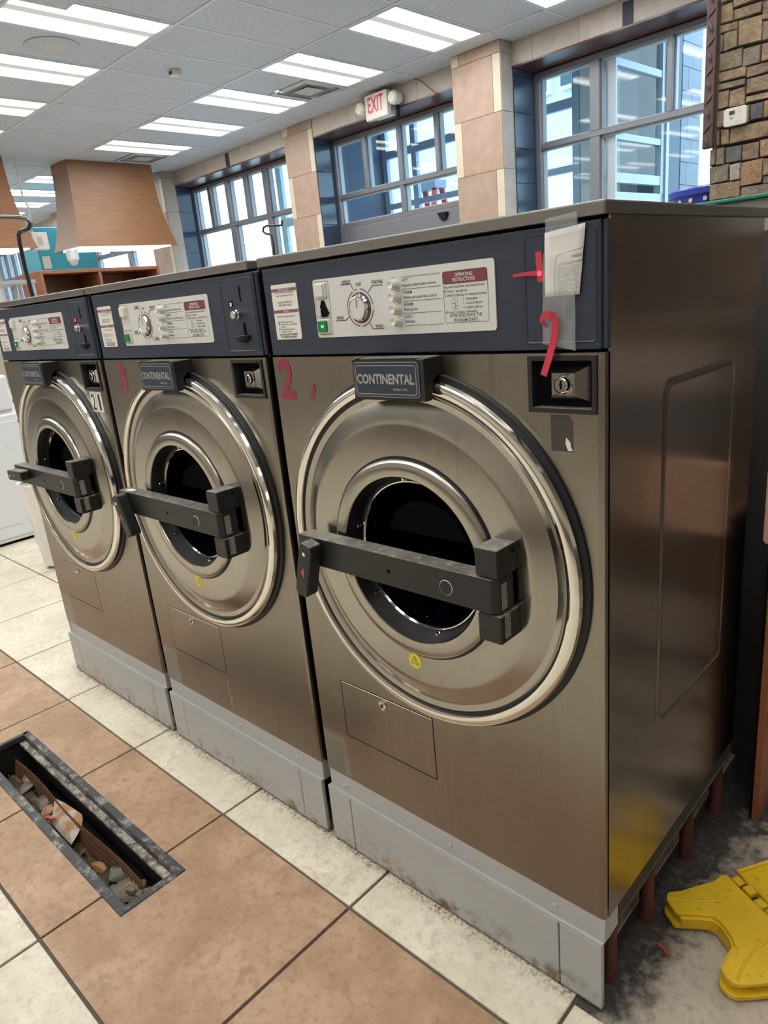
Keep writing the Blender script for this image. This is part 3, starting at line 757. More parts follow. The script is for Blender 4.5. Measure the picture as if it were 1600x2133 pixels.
def stone(x0, x1, z0, z1, mi):
    x0 = max(x0, -.92)
    if x1 - x0 < .01 or z1 - z0 < .01: return
    j = lambda a=.006: rnd.uniform(-a, a); d = rnd.uniform(0, .009)
    n = 4; loops = []
    fr = [(x0 + j(.003), z0 + j(.003)), (x1 + j(.003), z0 + j(.003)), (x1 + j(.003), z1 + j(.003)), (x0 + j(.003), z1 + j(.003))]
    mx, mz = (x0 + x1) / 2, (z0 + z1) / 2
    ins = [(mx + (a - mx) * (1 - .007 / (x1 - x0)), mz + (b - mz) * (1 - .007 / (z1 - z0))) for a, b in fr]
    vs = [(a + .92, .035, b) for a, b in fr] + [(a + .92, .008 - d, b) for a, b in fr] + [(a + .92, .0 - d + j(.004), b) for a, b in ins]
    MB().add(vs, [(0, 1, 5, 4), (1, 2, 6, 5), (2, 3, 7, 6), (3, 0, 4, 7), (4, 5, 9, 8), (5, 6, 10, 9), (6, 7, 11, 10), (7, 4, 8, 11), (8, 9, 10, 11)]).build('wall_stone', M['stones'][mi], ws)
SCL = 1043 / 220
for a, b, c, d, mi in raw:
    xa, z1 = back(1380 + a / SCL, c / SCL, SY); xa2, z0 = back(1380 + a / SCL, d / SCL, SY)
    xb, _ = back(1380 + b / SCL, (c + d) / 2 / SCL - .19 * (b - a) / SCL / 1, SY)
    stone(xa + .0012, xb - .0012, z0 + .0012, z1 - .0012, mi); zmin = min(zmin, z0); zmax = max(zmax, z1)
xr = back(1380 + 1120 / SCL, 200, SY)[0]
def fill(xa, xb, za, zb):
    z = za
    while z < zb - .02:
        h = min(rnd.choice([.07, .10, .13, .16]), zb - z); x = xa
        while x < xb - .02:
            w_ = min(rnd.choice([.14, .2, .27, .34]), xb - x); stone(x + .003, x + w_ - .003, z + .003, z + h - .003, rnd.randrange(8)); x += w_
        z += h
fill(xr + .004, .7, 1.3, 2.9); fill(-.92, .7, 1.3, zmin); fill(-.92, .7, zmax, ZC)
tm = thing('trim_1', 'dark carved wooden edge molding on the stone partition', None, kind='structure', loc=(-.923, SY - .01, 2.04))
MB().box(-.024, .026, -.03, .0, 0, ZC - 2.04).build('molding', M['carved'], tm, bevel=.006)
z = .03; i = 0; lf = MB()
lo = [[(.010 * math.cos(2 * PI * k / 8) * r, 0 - .006 * (1 - r * .4), .028 * q) for k in range(8)] for r, q in ((.3, -1), (1, 0), (.3, 1))]
leaf_me = MB().rings([[(.009 * r * math.cos(2 * PI * k / 8) + .006 * q, -.030 + .006 * r * math.sin(2 * PI * k / 8) - .003, .026 * q) for k in range(8)] for r, q in ((.15, -1), (.8, -.45), (1, 0), (.7, .5), (.1, 1))]).mesh('carved_leaf', M['carved'], smooth=.9)
while z < ZC - 2.08:
    o_ = link('carved_leaf', leaf_me, tm, (0, 0, z)); o_.rotation_euler = (0, .5 if i % 2 else -.5, 0); z += .062; i += 1
th = thing('thermostat', 'white wall thermostat on the stone partition', 'thermostat', (-.795, SY - .015, 2.158))
MB().prism(rrect(-.053, .053, -.040, .040, .012), -.026, 0).build('housing', M['white_plastic'], th, bevel=.003)
MB().box(-.027, -.002, -.0275, -.024, .010, .026).build('screen', M['vent_dark'], th)
MB().disc(.020, .020, .008, -.0272, 20).build('button', M['vent_grey'], th)
mb = MB(); mb.box(.004, .013, -.0275, -.026, -.026, -.020).box(.019, .028, -.0275, -.026, -.026, -.020); mb.build('key', M['vent_grey'], th)
mb = MB(); mb.box(-.024, -.006, -.0272, -.026, -.004, -.002).box(-.020, -.010, -.0272, -.026, -.010, -.008); mb.build('lettering', M['vent_dark'], th)

# ------------------------------------------------------------------ other walls (mostly out of view)
wl = tag(MB().box(-20.1, -20, -5.2, 6.8, 0, ZC + .1).build('wall_left', M['plaster']), 'cream far end wall', None, kind='structure')
wf = thing('wall_front', 'cream wall behind the viewer with a brown dado', None, kind='structure', loc=(0, -5.1, 0))
MB().box(-20, 3.2, -.1, 0, .8, ZC + .1).build('upper_wall', M['plaster'], wf); MB().box(-20, 3.2, -.1, .02, 0, .8).build('dado', M['dado'], wf)  # unseen dado, its height and brown set for reflections in the steel fronts
wr = thing('wall_side', 'wall at the right beyond the washers, out of view', None, kind='structure', loc=(3.15, 0, 0))
MB().box(-.05, .05, -5.1, 6.4, 1.0, ZC + .1).build('upper_wall', M['plaster'], wr); MB().box(-.07, .05, -5.1, 6.4, 0, 1.0).build('dado', M['dado'], wr)

# ------------------------------------------------------------------ outside
eg = tag(MB().box(-40, 40, 5.9, 60, -.12, -.06).build('ground_outside', M['asphalt']), 'pale paving outside the windows', None, kind='structure')
# vestibule of aluminium bars outside the door
vb = wthing('vestibule_frame', -1.2, 0, off=-1.45, label='blue-lit aluminium and glass porch outside the exit door', cat='porch')
def V(name, mat, s0, s1, y0, y1, z0, z1): return MB().box(s0 + 1.2, s1 + 1.2, y0, y1, z0, z1).build(name, mat, vb)
for z0, z1 in ((3.225, 3.32), (2.59, 2.66)): V('beam', M['porch_alu'], -3.115, -.27, -.03, .03, z0, z1)
for s in (-3.2, -2.66, -1.45, -.27, .70): V('post', M['porch_alu'], s, s + .085, -.031, .031, 0, 4.2)
for s0, s1 in ((-3.115, -2.66), (-2.575, -1.45), (-1.365, -.27)):
    V('pane', M['pane'], s0, s1, 0, .004, 2.66, 3.225); V('pane', M['pane'], s0, s1, 0, .004, 3.32, 4.2)
for z0, z1 in ((3.24, 3.30), (2.645, 2.70), (2.28, 2.365), (2.02, 2.20)): V('side_beam', M['alu_pale'], .70, .76, -1.00, -.032, z0, z1)
V('side_post', M['alu_pale'], .69, .77, -1.03, -1.0, 0, 4.2)
for z0, z1 in ((3.30, 4.2), (2.70, 3.24), (2.365, 2.645)): V('side_pane', M['pane'], .728, .732, -1.0, -.032, z0, z1)
V('side_post', M['alu_pale'], .695, .765, -.10, -.032, 2.2, 4.2)
V('side_wall', M['ext_dark'], -3.28, -3.2, -1.03, 0.03, 0, 4.2)
MB().box(1.02, 1.48, -.02, .03, 0, 4.2).build('porch_panel', M['ext_render'], vb)
for z in (2.92, 2.45): MB().box(1.02, 1.48, -.03, -.02, z, z + .10).build('panel_band', M['alu_pale'], vb)
for k in range(14):
    for y0, y1 in (((1.485, 1.60), (1.604, 1.68)) if k % 2 else ((1.485, 1.68),)): MB().box(y0, y1, -.02, .03, .3 * k + .002, .3 * k + .298).build('porch_block', M['ext_block'], vb)
MB().box(1.684, 1.898, -.015, .03, 0, 4.2).build('dark_panel', M['ext_dark'], vb)
# block screen wall running on outward from the porch
wing = wthing('block_wing', .70, 0, off=-1.49, label='pale concrete block screen wall outside the right window', cat='wall')
MB().box(0, .055, 0, .31, 0, 5).build('dark_pier', M['ext_dark'], wing)
MB().box(0, .045, .315, .78, 0, 5).build('block_core', M['ext_dark'], wing)
for k in range(20):
    z = .22 * k + .1
    for y0, y1 in (((.315, .56), (.56, .78)) if k % 2 else ((.315, .46), (.46, .78))): MB().box(.045, .06, y0 + .003, y1 - .003, z + .003, z + .217).build('block', M['ext_block'], wing)
# building across the way with two deep windows
fb = wthing('far_building', -5, 0, off=-9.0, label='pale building with deep square windows across the street', cat='building')
MB().box(-6, 4.2, 0, 2, 0, 9.5).build('wall', M['ext_render'], fb)
for s in (-5.63, -5.02):
    MB().box(s + 5, s + 5.36, -.12, .0, 5.30, 6.6).build('window_box', M['white_metal'], fb); MB().box(s + 5.02, s + 5.27, -.14, -.11, 5.38, 6.56).build('window_pane', M['ext_win'], fb)
# blue framed board standing outside the far end of window 3
def onw(px, py, off):
    d = Vector((px - 800, py - 1066.5, 1467.84)); r = Vector([sum(R0[k][i] * d[k] for k in range(3)) for i in range(3)])
    o_ = wp(0, off); q = CAM + r * (WN.dot(o_ - CAM) / WN.dot(r)); return (q - o_).dot(WD), q.z
bs = wthing('outdoor_frame', -4.75, 0, off=-1.0, label='pale blue open frame standing outside, at the right end of the many-paned window', cat='frame')
(a0, z1), (a1, z0) = onw(574, 345, -1.0), onw(612, 452, -1.0)
b0 = a0 + 4.75
for u0, u1, v0, v1 in ((b0, b0 + .12, 0, z1 + .1), (b0 + .75, b0 + .85, 0, z1 + .1), (b0 + .12, b0 + .75, z0 - .12, z0), (b0 + .12, b0 + .75, z1, z1 + .1), (b0 + .12, b0 + .75, 1.80, 1.95)): MB().box(u0, u1, -.03, .03, v0, v1).build('frame_bar', M['board_blue'], bs)
MB().box(b0 + .35, b0 + .41, -.05, -.03, 0, 1.97).build('yellow_bar', M['yellow_bar'], bs)
# red stepladder in the porch
ld = wthing('stepladder', -3.58, -.06, off=-2.8, label='red stepladder with grey top standing outside beyond the porch', cat='ladder')
ld.scale = (1, 1, 1.15)
MB().box(-.22, .22, -.13, .13, 2.62, 2.72).build('top_cap', M['ladder_grey'], ld)
for sx in (-1, 1):
    for sy in (-1, 1):
        MB().hexa([(sx * .30 - .035, sy * .75 - .02, 0), (sx * .30 + .035, sy * .75 - .02, 0), (sx * .30 + .035, sy * .75 + .02, 0), (sx * .30 - .035, sy * .75 + .02, 0),
                   (sx * .17 - .045, sy * .08 - .02, 2.62), (sx * .17 + .045, sy * .08 - .02, 2.62), (sx * .17 + .045, sy * .08 + .02, 2.62), (sx * .17 - .045, sy * .08 + .02, 2.62)]).build('rail', M['ladder_red'], ld)
for i in range(1, 8):
    z = .33 * i; f = z / 2.62; y = -.75 + .67 * f; MB().box(-.28 + .12 * f, .28 - .12 * f, y - .04, y + .04, z - .02, z + .02).build('tread', M['ladder_grey'], ld)
# ------------------------------------------------------------------ washers
MW = .832            # cabinet width; local x runs -MW..0, front at y = 0
DX, DZ = -.414, .962
_mc = {}
def cached(key, fn):
    if key not in _mc: _mc[key] = fn()
    return _mc[key]
def part(name, parent, key, fn, loc=(0, 0, 0)):
    return link(name, cached(key, fn), parent, loc)
def gridface(xs, zs, y, hole):   # front sheet with rectangular holes
    mb = MB()
    for a, b in zip(xs, xs[1:]):
        for c, d in zip(zs, zs[1:]):
            mx, mz = (a + b) / 2, (c + d) / 2
            if any(h[0] < mx < h[1] and h[2] < mz < h[3] for h in hole): continue
            mb.add([(a, y, c), (b, y, c), (b, y, d), (a, y, d)], [(0, 1, 2, 3)])
    return mb
LK = (-.139, -.0135, 1.2805, 1.375)      # lock recess
PH = (DX - .20, DX + .20, DZ - .20, DZ + .20)
HT = (-.7335, -.4235, .386, .5545)        # service hatch
def m_cabinet():
    mb = gridface(sorted({-MW, -.012, HT[0], HT[1], PH[0], PH[1], LK[0], LK[1]}), sorted({.242, HT[2], HT[3], PH[2], PH[3], LK[2], LK[3], 1.379}), 0, [LK, PH, HT])
    mb.add([(-.012, 0, .242), (-.002, .002, .242), (0, .010, .242), (-.012, 0, 1.379), (-.002, .002, 1.379), (0, .010, 1.379)], [(0, 1, 4, 3), (1, 2, 5, 4)])
    mb.add([(-MW, 0, .242), (-MW, .02, .242), (-MW, .02, 1.379), (-MW, 0, 1.379)], [(0, 1, 2, 3)])
    mb.add([(-MW, 0, 1.379), (0, 0.01, 1.379), (0, .02, 1.379), (-MW, .02, 1.379)], [(0, 1, 2, 3)])
    # hatch groove
    h = HT
    for a, b in (((h[0], h[2]), (h[1], h[2])), ((h[1], h[2]), (h[1], h[3])), ((h[1], h[3]), (h[0], h[3])), ((h[0], h[3]), (h[0], h[2]))):
        mb.add([(a[0], 0, a[1]), (b[0], 0, b[1]), (b[0], .008, b[1]), (a[0], .008, a[1])], [(0, 1, 2, 3)])
    return mb.mesh('front_sheet', M['steel'], smooth=.5)
def m_body():
    mb = MB()
    mb.box(-MW + .004, -.003, .018, .752, 1.0, 1.574)          # top half, behind the drum front
    mb.box(-MW + .004, -.003, .40, .752, .242, 1.0)
    for a, b, c, d in ((-MW + .004, PH[0], .242, 1.0), (PH[1], -.003, .242, 1.0), (PH[0], PH[1], .242, PH[2])): mb.box(a, b, .018, .40, c, d)
    return mb.mesh('inner_body', M['black_gap'])
def m_side():
    mb = MB(); x = 0.0
    mb.add([(x, .016, .238), (x, .757, .238), (x, .757, 1.579), (x, .016, 1.579), (x - .003, .016, .238), (x - .003, .757, .238), (x - .003, .757, 1.579), (x - .003, .016, 1.579)],
           [(0, 1, 2, 3), (0, 3, 7, 4), (1, 2, 6, 5), (0, 1, 5, 4), (2, 3, 7, 6)])
    return mb.mesh('side_sheet', M['steel_side'])
def m_emboss():
    out = [(.225, .59), (.245, .572), (.60, .565), (.612, .575), (.612, 1.285), (.602, 1.298), (.245, 1.302), (.228, 1.285)]
    cy_, cz_ = .42, .93
    a = [(0.0003, y, z) for y, z in out]
    b = [(0.0030, cy_ + (y - cy_) * .955, cz_ + (z - cz_) * .978) for y, z in out]
    c = [(0.0015, cy_ + (y - cy_) * .92, cz_ + (z - cz_) * .958) for y, z in out]
    mb = MB().rings([a, b, c], cap=False); n = len(out); mb.add(c, [tuple(range(n))])
    return mb.mesh('embossed_panel', M['steel_side'])
def m_fascia():
    mb = MB().box(-MW, -.008, .001, .03, 1.3835, 1.5745)
    mb.box(-.0085, .0012, .006, .0155, 1.3835, 1.5745)
    return mb.mesh('fascia', M['fascia'], bevel=.003)
def m_lid():
    mb = MB().box(-MW - .004, .003, -.007, .775, 1.5795, 1.600)
    return mb.mesh('lid', M['lid'], bevel=.003)
def m_insert():
    return MB().prism(rrect(-.661, -.199, 1.4195, 1.5385, .006), -.0012, .002).mesh('control_plate', M['insert'])
Y1 = -.0016
def m_print_black():
    mb = MB(); y = Y1
    def ln(x0, x1, z, w=.0007): mb.box(x0, x1, y, y + .0002, z - w / 2, z + w / 2)
    for z in (1.524, 1.502, 1.480, 1.458, 1.435): ln(-.410, -.316, z)
    for z in (1.5255, 1.503, 1.4805, 1.458, 1.436): ln(-.437, -.426, z, .0008)
    for (a, b), z in ((('HOT', 'Heavily soiled white cotton'), 1.516), (('WARM', 'White and color-fast cotton'), 1.494), (('WARM', 'Perm-press'), 1.472), (('COLD', 'Delicates'), 1.450)):
        put_text(mb, a, -.408, z - .0005, .0055, y, bold=.004); put_text(mb, b, -.408, z - .0095, .0055, y, width={'P': .034, 'D': .025}.get(b[0], .081), bold=.004)
    put_text(mb, 'EXTRACT', -.571, 1.524, .006, y, width=.025, bold=.02); put_text(mb, 'STOP', -.532, 1.517, .006, y, width=.015, bold=.02)
    put_text(mb, 'STARTING', -.488, 1.518, .006, y, width=.030, bold=.02); put_text(mb, 'RINSES', -.597, 1.455, .006, y, width=.021, bold=.02); put_text(mb, 'WASH', -.487, 1.4345, .006, y, width=.019, bold=.02)
    # frames
    def frame(x0, x1, z0, z1, r, w=.0007):
        o_, i_ = rrect(x0, x1, z0, z1, r), rrect(x0 + w, x1 - w, z0 + w, z1 - w, max(r - w, .0005)); n = len(o_)
        mb.add([(a, y, b) for a, b in o_] + [(a, y, b) for a, b in i_], [(k, (k + 1) % n, (k + 1) % n + n, k + n) for k in range(n)])
    frame(-.657, -.613, 1.4250, 1.5345, .004); frame(-.311, -.2135, 1.4355, 1.525, .005)
    ln(-.656, -.614, 1.4595, .0006)
    put_text(mb, 'OPEN DOOR', -.635, 1.4615, .0035, y, width=.036, align='c'); put_text(mb, 'ON', -.636, 1.494, .004, y, align='c')
    ry = 1.496
    for a, b, w_ in (('A:', 'Load machine and close door', .082), ('B:', 'Select  program', .044), ('C:', 'Add products in compartments:', .086)):
        put_text(mb, a, -.3085, ry, .0045, y, bold=.02); put_text(mb, b, -.302, ry, .0046, y, width=w_, bold=.003); ry -= .0073
    for a, b, w_ in (('2', 'Detergent', .025), ('3', 'Liquid bleach', .035), ('4', 'Liquid softner', .036)):
        put_text(mb, a, -.268, ry, .0044, y, bold=.003); put_text(mb, b, -.261, ry, .0044, y, width=w_, bold=.003); ry -= .0073
    put_text(mb, 'D:', -.3075, 1.4522, .0045, y, bold=.02); put_text(mb, 'Insert coin(s) / token(s)', -.301, 1.4522, .0046, y, width=.062, bold=.003)
    put_text(mb, 'AFTER 30 SECONDS, THE', -.264, 1.4455, .0055, y, width=.071, align='c', bold=.004); put_text(mb, 'PROGRAM STARTS', -.264, 1.4375, .0055, y, width=.053, align='c', bold=.004)
    for x0, x1, z0, z1 in ((-.292, -.2855, 1.4695, 1.4785), (-.2855, -.279, 1.4655, 1.4785), (-.292, -.2855, 1.4582, 1.4695), (-.2855, -.279, 1.4582, 1.4655)): frame(x0, x1, z0, z1, .002, .0004)
    for s_, x_, z_ in (('2', -.2822, 1.4705), ('3', -.2822, 1.4602), ('4', -.2887, 1.4602)): put_text(mb, s_, x_, z_, .003, y, align='c')
    return mb.mesh('lettering', M['print_black'], fixn=False)
def arc(mb, cx_, cz_, r0, r1, a0, a1, y, n=20):
    vs = []; fs = []
    for i in range(n + 1):
        a = math.radians(a0 + (a1 - a0) * i / n)
        vs += [(cx_ + r0 * math.cos(a), y, cz_ + r0 * math.sin(a)), (cx_ + r1 * math.cos(a), y, cz_ + r1 * math.sin(a))]
    for i in range(n): fs.append((2 * i, 2 * i + 2, 2 * i + 3, 2 * i + 1))
    mb.add(vs, fs)
KX, KZ = -.5255, 1.475
def m_print_red():
    mb = MB(); y = Y1
    mb.prism([p for p in rrect(-.3105, -.214, 1.503, 1.5245, .0045)], y, y + .0002)
    for a0, a1 in ((98, 110), (118, 178), (182, 262), (275, 352), (8, 84)): arc(mb, KX, KZ, .0352, .0372, a0, a1, y)
    def bar(p, q, w=.0019):
        p, q = Vector((p[0], 0, p[1])), Vector((q[0], 0, q[1])); d = (q - p).normalized(); nn = Vector((-d.z, 0, d.x)) * w / 2
        mb.add([tuple(v + Vector((0, y, 0))) for v in (p - nn, q - nn, q + nn, p + nn)], [(0, 1, 2, 3)])
    for pts in (((-.576, 1.5225), (-.545, 1.5225), (-.5415, 1.5115)), ((-.459, 1.5145), (-.487, 1.5145), (-.4985, 1.504)), ((-.601, 1.4525), (-.571, 1.4525), (-.559, 1.459)), ((-.464, 1.4325), (-.4945, 1.4325), (-.5035, 1.445))):
        for a, b in zip(pts, pts[1:]): bar(a, b)
    return mb.mesh('maroon_print', M['print_red'], fixn=False)
def m_print_white():
    mb = MB(); y = Y1 - .0003
    put_text(mb, 'OPERATING', -.264, 1.5145, .0062, y, width=.039, align='c', bold=.006); put_text(mb, 'INSTRUCTIONS', -.264, 1.5065, .0062, y, width=.049, align='c', bold=.006)
    return mb.mesh('white_lettering', M['print_white'], fixn=False)
def m_sticker_print():
    mb = MB(); y = -.0012
    L_ = [('Turn the door handle downwards', 1.519, .0036, .068), ('when the green light is ON.', 1.5125, .0036, .058), ('CAUTION! INTERLOCK', 1.498, .004, .050), ('WITH SAFETY DELAY', 1.4915, .004, .047), ('Never try to open the door if:', 1.468, .0036, .062)]
    for s_, z, h, w_ in L_: put_text(mb, s_, -.7605, z, h, y, width=w_, align='c', bold=.004)
    for s_, z, w_ in (('Cycle has not finished.', 1.4555, .044), ('The drum has not completely', 1.4505, .058), ('stopped.', 1.4455, .017), ('The water has not been', 1.4400, .047), ('completely drained.', 1.4350, .038)):
        put_text(mb, s_, -.785, z, .0034, y, width=w_, bold=.003)
    for z in (1.4555, 1.4505, 1.4400): mb.box(-.7915, -.7890, y, y + .0002, z - .0002, z + .0036)
    put_text(mb, 'DO NOT ALLOW CHILDREN', -.7605, 1.428, .0042, y, width=.062, align='c', bold=.02); put_text(mb, 'TO OPERATE MACHINE.', -.7605, 1.4222, .0042, y, width=.055, align='c', bold=.02)
    return mb.mesh('lettering', M['print_black'], fixn=False)
def m_sticker_bars():
    mb = MB(); 
    for z in (1.5265, 1.4805): mb.box(-.8035, -.7175, -.0012, -.0008, z - .0032, z + .0032)
    return mb.mesh('maroon_bar', M['maroon_fade'])
def m_sticker_white():
    mb = MB(); put_text(mb, 'OPEN THE DOOR', -.7605, 1.5248, .0036, -.0015, width=.039, align='c', bold=.008); put_text(mb, 'CAUTION!', -.7605, 1.4788, .0036, -.0015, width=.020, align='c', bold=.008)
    return mb.mesh('white_lettering', M['print_white'], fixn=False)

def washer(xr, label, num, latch, gaps):
    t = thing('washing_machine', label, 'washing machine', (xr, 0, 0), group='steel front-load washers in a row')
    part('inner_body', t, 'body', m_body)
    part('front_sheet', t, 'cab', m_cabinet)
    sd = part('side_sheet', t, 'side', m_side)
    part('embossed_panel', sd, 'emb', m_emboss)
    part('fascia', t, 'fas', m_fascia)
    part('lid', t, 'lid', m_lid, (gaps.get('lid', 0), 0, 0))
    # control plate
    cpz = part('control_plate', t, 'ins', m_insert)
    part('lettering', cpz, 'pb', m_print_black)['kind'] = 'stuff'; part('maroon_print', cpz, 'pr', m_print_red)['kind'] = 'stuff'; part('white_lettering', cpz, 'pw', m_print_white)
    def dialbase():
        mb = MB(); y = Y1 - .0002
        arc(mb, KX, KZ, .0268, .0302, 84, -262, y, 60); return mb.mesh('dial_scale', M['print_black'], fixn=False)
    part('dial_scale', cpz, 'ds', dialbase)
    def dialred():
        mb = MB()
        for a0, a1 in ((86, 96), (100, 112), (188, 194), (206, 212), (2, 8), (248, 256)): arc(mb, KX, KZ, .0266, .0304, a0, a1, Y1 - .0004, 6)
        return mb.mesh('red_mark', M['arrow_red'], fixn=False)
    part('red_mark', cpz, 'dr', dialred)
    dk = part('dial', t, 'dial', lambda: MB().lathe([(.026, 0), (.026, -.005), (.0240, -.008), (.0228, -.011), (.021, -.0115), (.0205, -.0102), (.0001, -.010)], KX, KZ, 48).mesh('dial', M['chrome_soft'], smooth=.5))
    part('dial_cap', dk, 'dcap', lambda: MB().disc(KX, KZ, .0203, -.0105, 40).mesh('dial_cap', M['insert']))
    part('pointer', dk, 'dptr', lambda: MB().box(KX - .0012, KX + .0008, -.0112, -.0106, KZ + .001, KZ + .018).mesh('pointer', M['leaf_orange']))
    for i, z in enumerate((1.5125, 1.490, 1.4675, 1.445)):
        part('push_button', t, 'pbn', lambda: MB().lathe([(.0098, 0), (.0095, -.004), (.0082, -.005), (.0078, -.020), (.0070, -.0212), (.0062, -.0204), (.0001, -.019)], 0, 0, 28).mesh('push_button', M['button_white'], smooth=.6), (-.4225, 0, z))
    part('start_button', t, 'stb', lambda: MB().prism(rrect(-.655, -.620, 1.5005, 1.531, .003), -.006, 0).prism(rrect(-.652, -.624, 1.504, 1.529, .002), -.010, -.005).mesh('start_button', M['button_white'], bevel=.0008, seg=1))
    lb = part('door_light', t, 'dlt', lambda: MB().prism(rrect(-.655, -.619, 1.428, 1.4575, .003), -.005, 0).mesh('door_light', M['button_white'], bevel=.0008, seg=1))
    part('green_lens', lb, 'gl', lambda: MB().prism(rrect(-.652, -.624, 1.4315, 1.4545, .001), -.009, -.004).mesh('green_lens', M['green_lens'], bevel=.0008, seg=1))
    if num != 3: part('green_glow', lb, 'gg', lambda: MB().prism(rrect(-.6405, -.6325, 1.4400, 1.4460, .001), -.0094, -.0088).mesh('green_glow', M['green_glow']))
    if num == 2:
        hp = [(-.640, 1.4945), (-.636, 1.496), (-.630, 1.4945), (-.627, 1.490), (-.6265, 1.485), (-.622, 1.480), (-.6175, 1.474), (-.617, 1.469), (-.621, 1.4655), (-.626, 1.462), (-.641, 1.4615), (-.6435, 1.466), (-.6445, 1.473), (-.6435, 1.479), (-.645, 1.484), (-.6415, 1.489)]
        MB().add([(a, -.0024, b) for a, b in hp], [tuple(range(len(hp)))]).build('broken_hole', M['black_gap'], cpz)
        MB().add([(-.627, -.0026, 1.484), (-.6155, -.0026, 1.472), (-.6165, -.0026, 1.4695), (-.621, -.0026, 1.4765)], [(0, 1, 2, 3)]).build('torn_edge', M['vent_grey'], cpz)
    # instruction sticker
    stk = part('instruction_sticker', t, 'stk', lambda: MB().prism(rrect(-.804, -.717, 1.419, 1.5385, .004), -.0006, .002).mesh('instruction_sticker', M['white_sticker']))
    part('lettering', stk, 'stp', m_sticker_print)['kind'] = 'stuff'; part('maroon_bar', stk, 'sbr', m_sticker_bars); part('white_lettering', stk, 'sw', m_sticker_white)
    # coin plate
    def coin():
        o1 = rrect(-.143, -.0125, 1.393, 1.566, .008); o2 = rrect(-.1405, -.015, 1.3955, 1.5635, .007); o3 = rrect(-.1385, -.017, 1.3975, 1.5615, .006)
        mb = MB().rings([[(a, .0012, b) for a, b in o1], [(a, -.0012, b) for a, b in o2], [(a, .0002, b) for a, b in o3]], cap=False)
        mb.add([(a, .0002, b) for a, b in o3], [tuple(range(len(o3)))]); return mb.mesh('coin_plate', M['fascia'])
    cp = part('coin_plate', t, 'coin', coin)
    part('coin_slot', cp, 'cs', lambda: MB().box(-.0655, -.0625, -.0012, .001, 1.512, 1.547).mesh('coin_slot', M['black_gap']))
    part('return_slot', cp, 'crs', lambda: MB().box(-.066, -.063, -.0012, .001, 1.433, 1.462).box(-.061, -.0585, -.0012, .001, 1.433, 1.462).mesh('return_slot', M['black_gap']))
    if num != 2:
        part('coin_button', cp, 'cb', lambda: MB().lathe([(.0115, 0), (.0115, -.010), (.0098, -.012), (.0098, -.019), (.0085, -.021), (.0001, -.021)], -.0765, 1.482, 28).mesh('coin_button', M['chrome_soft'], smooth=.6))
        part('display_window', cp, 'dw', lambda: MB().box(-.112, -.098, -.0012, .001, 1.5005, 1.5145).mesh('display_window', M['black_gap']))
        def cup():
            lo = []
            for i in range(5):
                a = PI / 2 * i / 4; lo.append([((-.066) + .022 * math.cos(PI * k / 10) * 1.0, -.026 * math.cos(a) * math.sin(PI * k / 10) - .001, 1.433 - .018 * math.sin(a) * math.sin(PI * k / 10)) for k in range(11)])
            return MB().rings(lo).mesh('return_cup', M['black_plastic'], smooth=.8)
        part('return_cup', cp, 'cup', cup)
    if num == 1: MB().box(-.1075, -.1005, -.0022, -.0012, 1.503, 1.5125).build('red_display', M['red_glow'], cp)
    if num == 3: MB().box(-.107, -.100, -.0022, -.0012, 1.502, 1.511).build('display_scrap', M['white_sticker'], cp)
    # door-lock housing top right
    def recess():
        mb = MB(); a, b, c, d = LK; e = .008
        o_ = [(a, -.001, c), (b, -.001, c), (b, -.001, d), (a, -.001, d)]
        f = [(a, -.004, c), (b, -.004, c), (b, -.004, d), (a, -.004, d)]
        g = [(a + e, -.004, c + e), (b - e, -.004, c + e), (b - e, -.004, d - e), (a + e, -.004, d - e)]
        h = [(a + e, .027, c + e), (b - e, .027, c + e), (b - e, .027, d - e), (a + e, .027, d - e)]
        k = [(a + .02, .034, c + .02), (b - .02, .034, c + .02), (b - .02, .034, d - .02), (a + .02, .034, d - .02)]
        mb.rings([o_, f, g, h], cap=False); mb.add(h, [(0, 1, 2, 3)])
        return mb.mesh('lock_housing', M['black_plastic'])
    lk = part('lock_housing', t, 'rec', recess)
    def boss():
        a, b, c, d = LK
        lo = [[(a + .022, .0265, c + .011), (b - .010, .0265, c + .011), (b - .010, .0265, d - .012), (a + .022, .0265, d - .012)],
              [(-.098, .004, 1.3085), (-.056, .004, 1.3085), (-.056, .004, 1.346), (-.098, .004, 1.346)]]
        mb = MB().rings(lo, cap=False); q = lo[1]; n = 32
        ci = [(-.077 + .0165 * math.cos(2 * PI * k / n + PI / 4 + PI), .004, 1.327 + .0165 * math.sin(2 * PI * k / n + PI / 4 + PI)) for k in range(n)]
        vs = q + ci; fs = []
        for s_ in range(4):
            for k in range(8):
                i0 = 4 + (s_ * 8 + k) % n; i1 = 4 + (s_ * 8 + k + 1) % n; fs.append((s_, i0, i1))
            fs.append((s_, 4 + (s_ * 8 + 8) % n, (s_ + 1) % 4))
        mb.add(vs, fs)
        mb.lathe([(.0165, .004), (.0175, .001), (.0155, .001), (.0145, .012), (.0001, .013)], -.077, 1.327, 32)
        return mb.mesh('lock_boss', M['chrome_soft'], smooth=.5)
    part('lock_boss', lk, 'boss', boss)
    part('lock_cylinder', lk, 'lcy', lambda: MB().lathe([(.0118, .013), (.0118, -.002), (.0105, -.0035), (.0001, -.0035)], -.077, 1.327, 32).mesh('lock_cylinder', M['chrome'], smooth=.5))
    part('keyhole', lk, 'key', lambda: MB().box(-.0784, -.0756, -.0042, -.003, 1.320, 1.335).disc(-.077, 1.3275, .0026, -.0043, 14).mesh('keyhole', M['black_gap']))
    # hatch
    hp = part('service_hatch', t, 'hat', lambda: MB().box(HT[0] + .0026, HT[1] - .0026, -.001, .006, HT[2] + .0026, HT[3] - .0026).mesh('service_hatch', M['steel'], bevel=.001, seg=1))
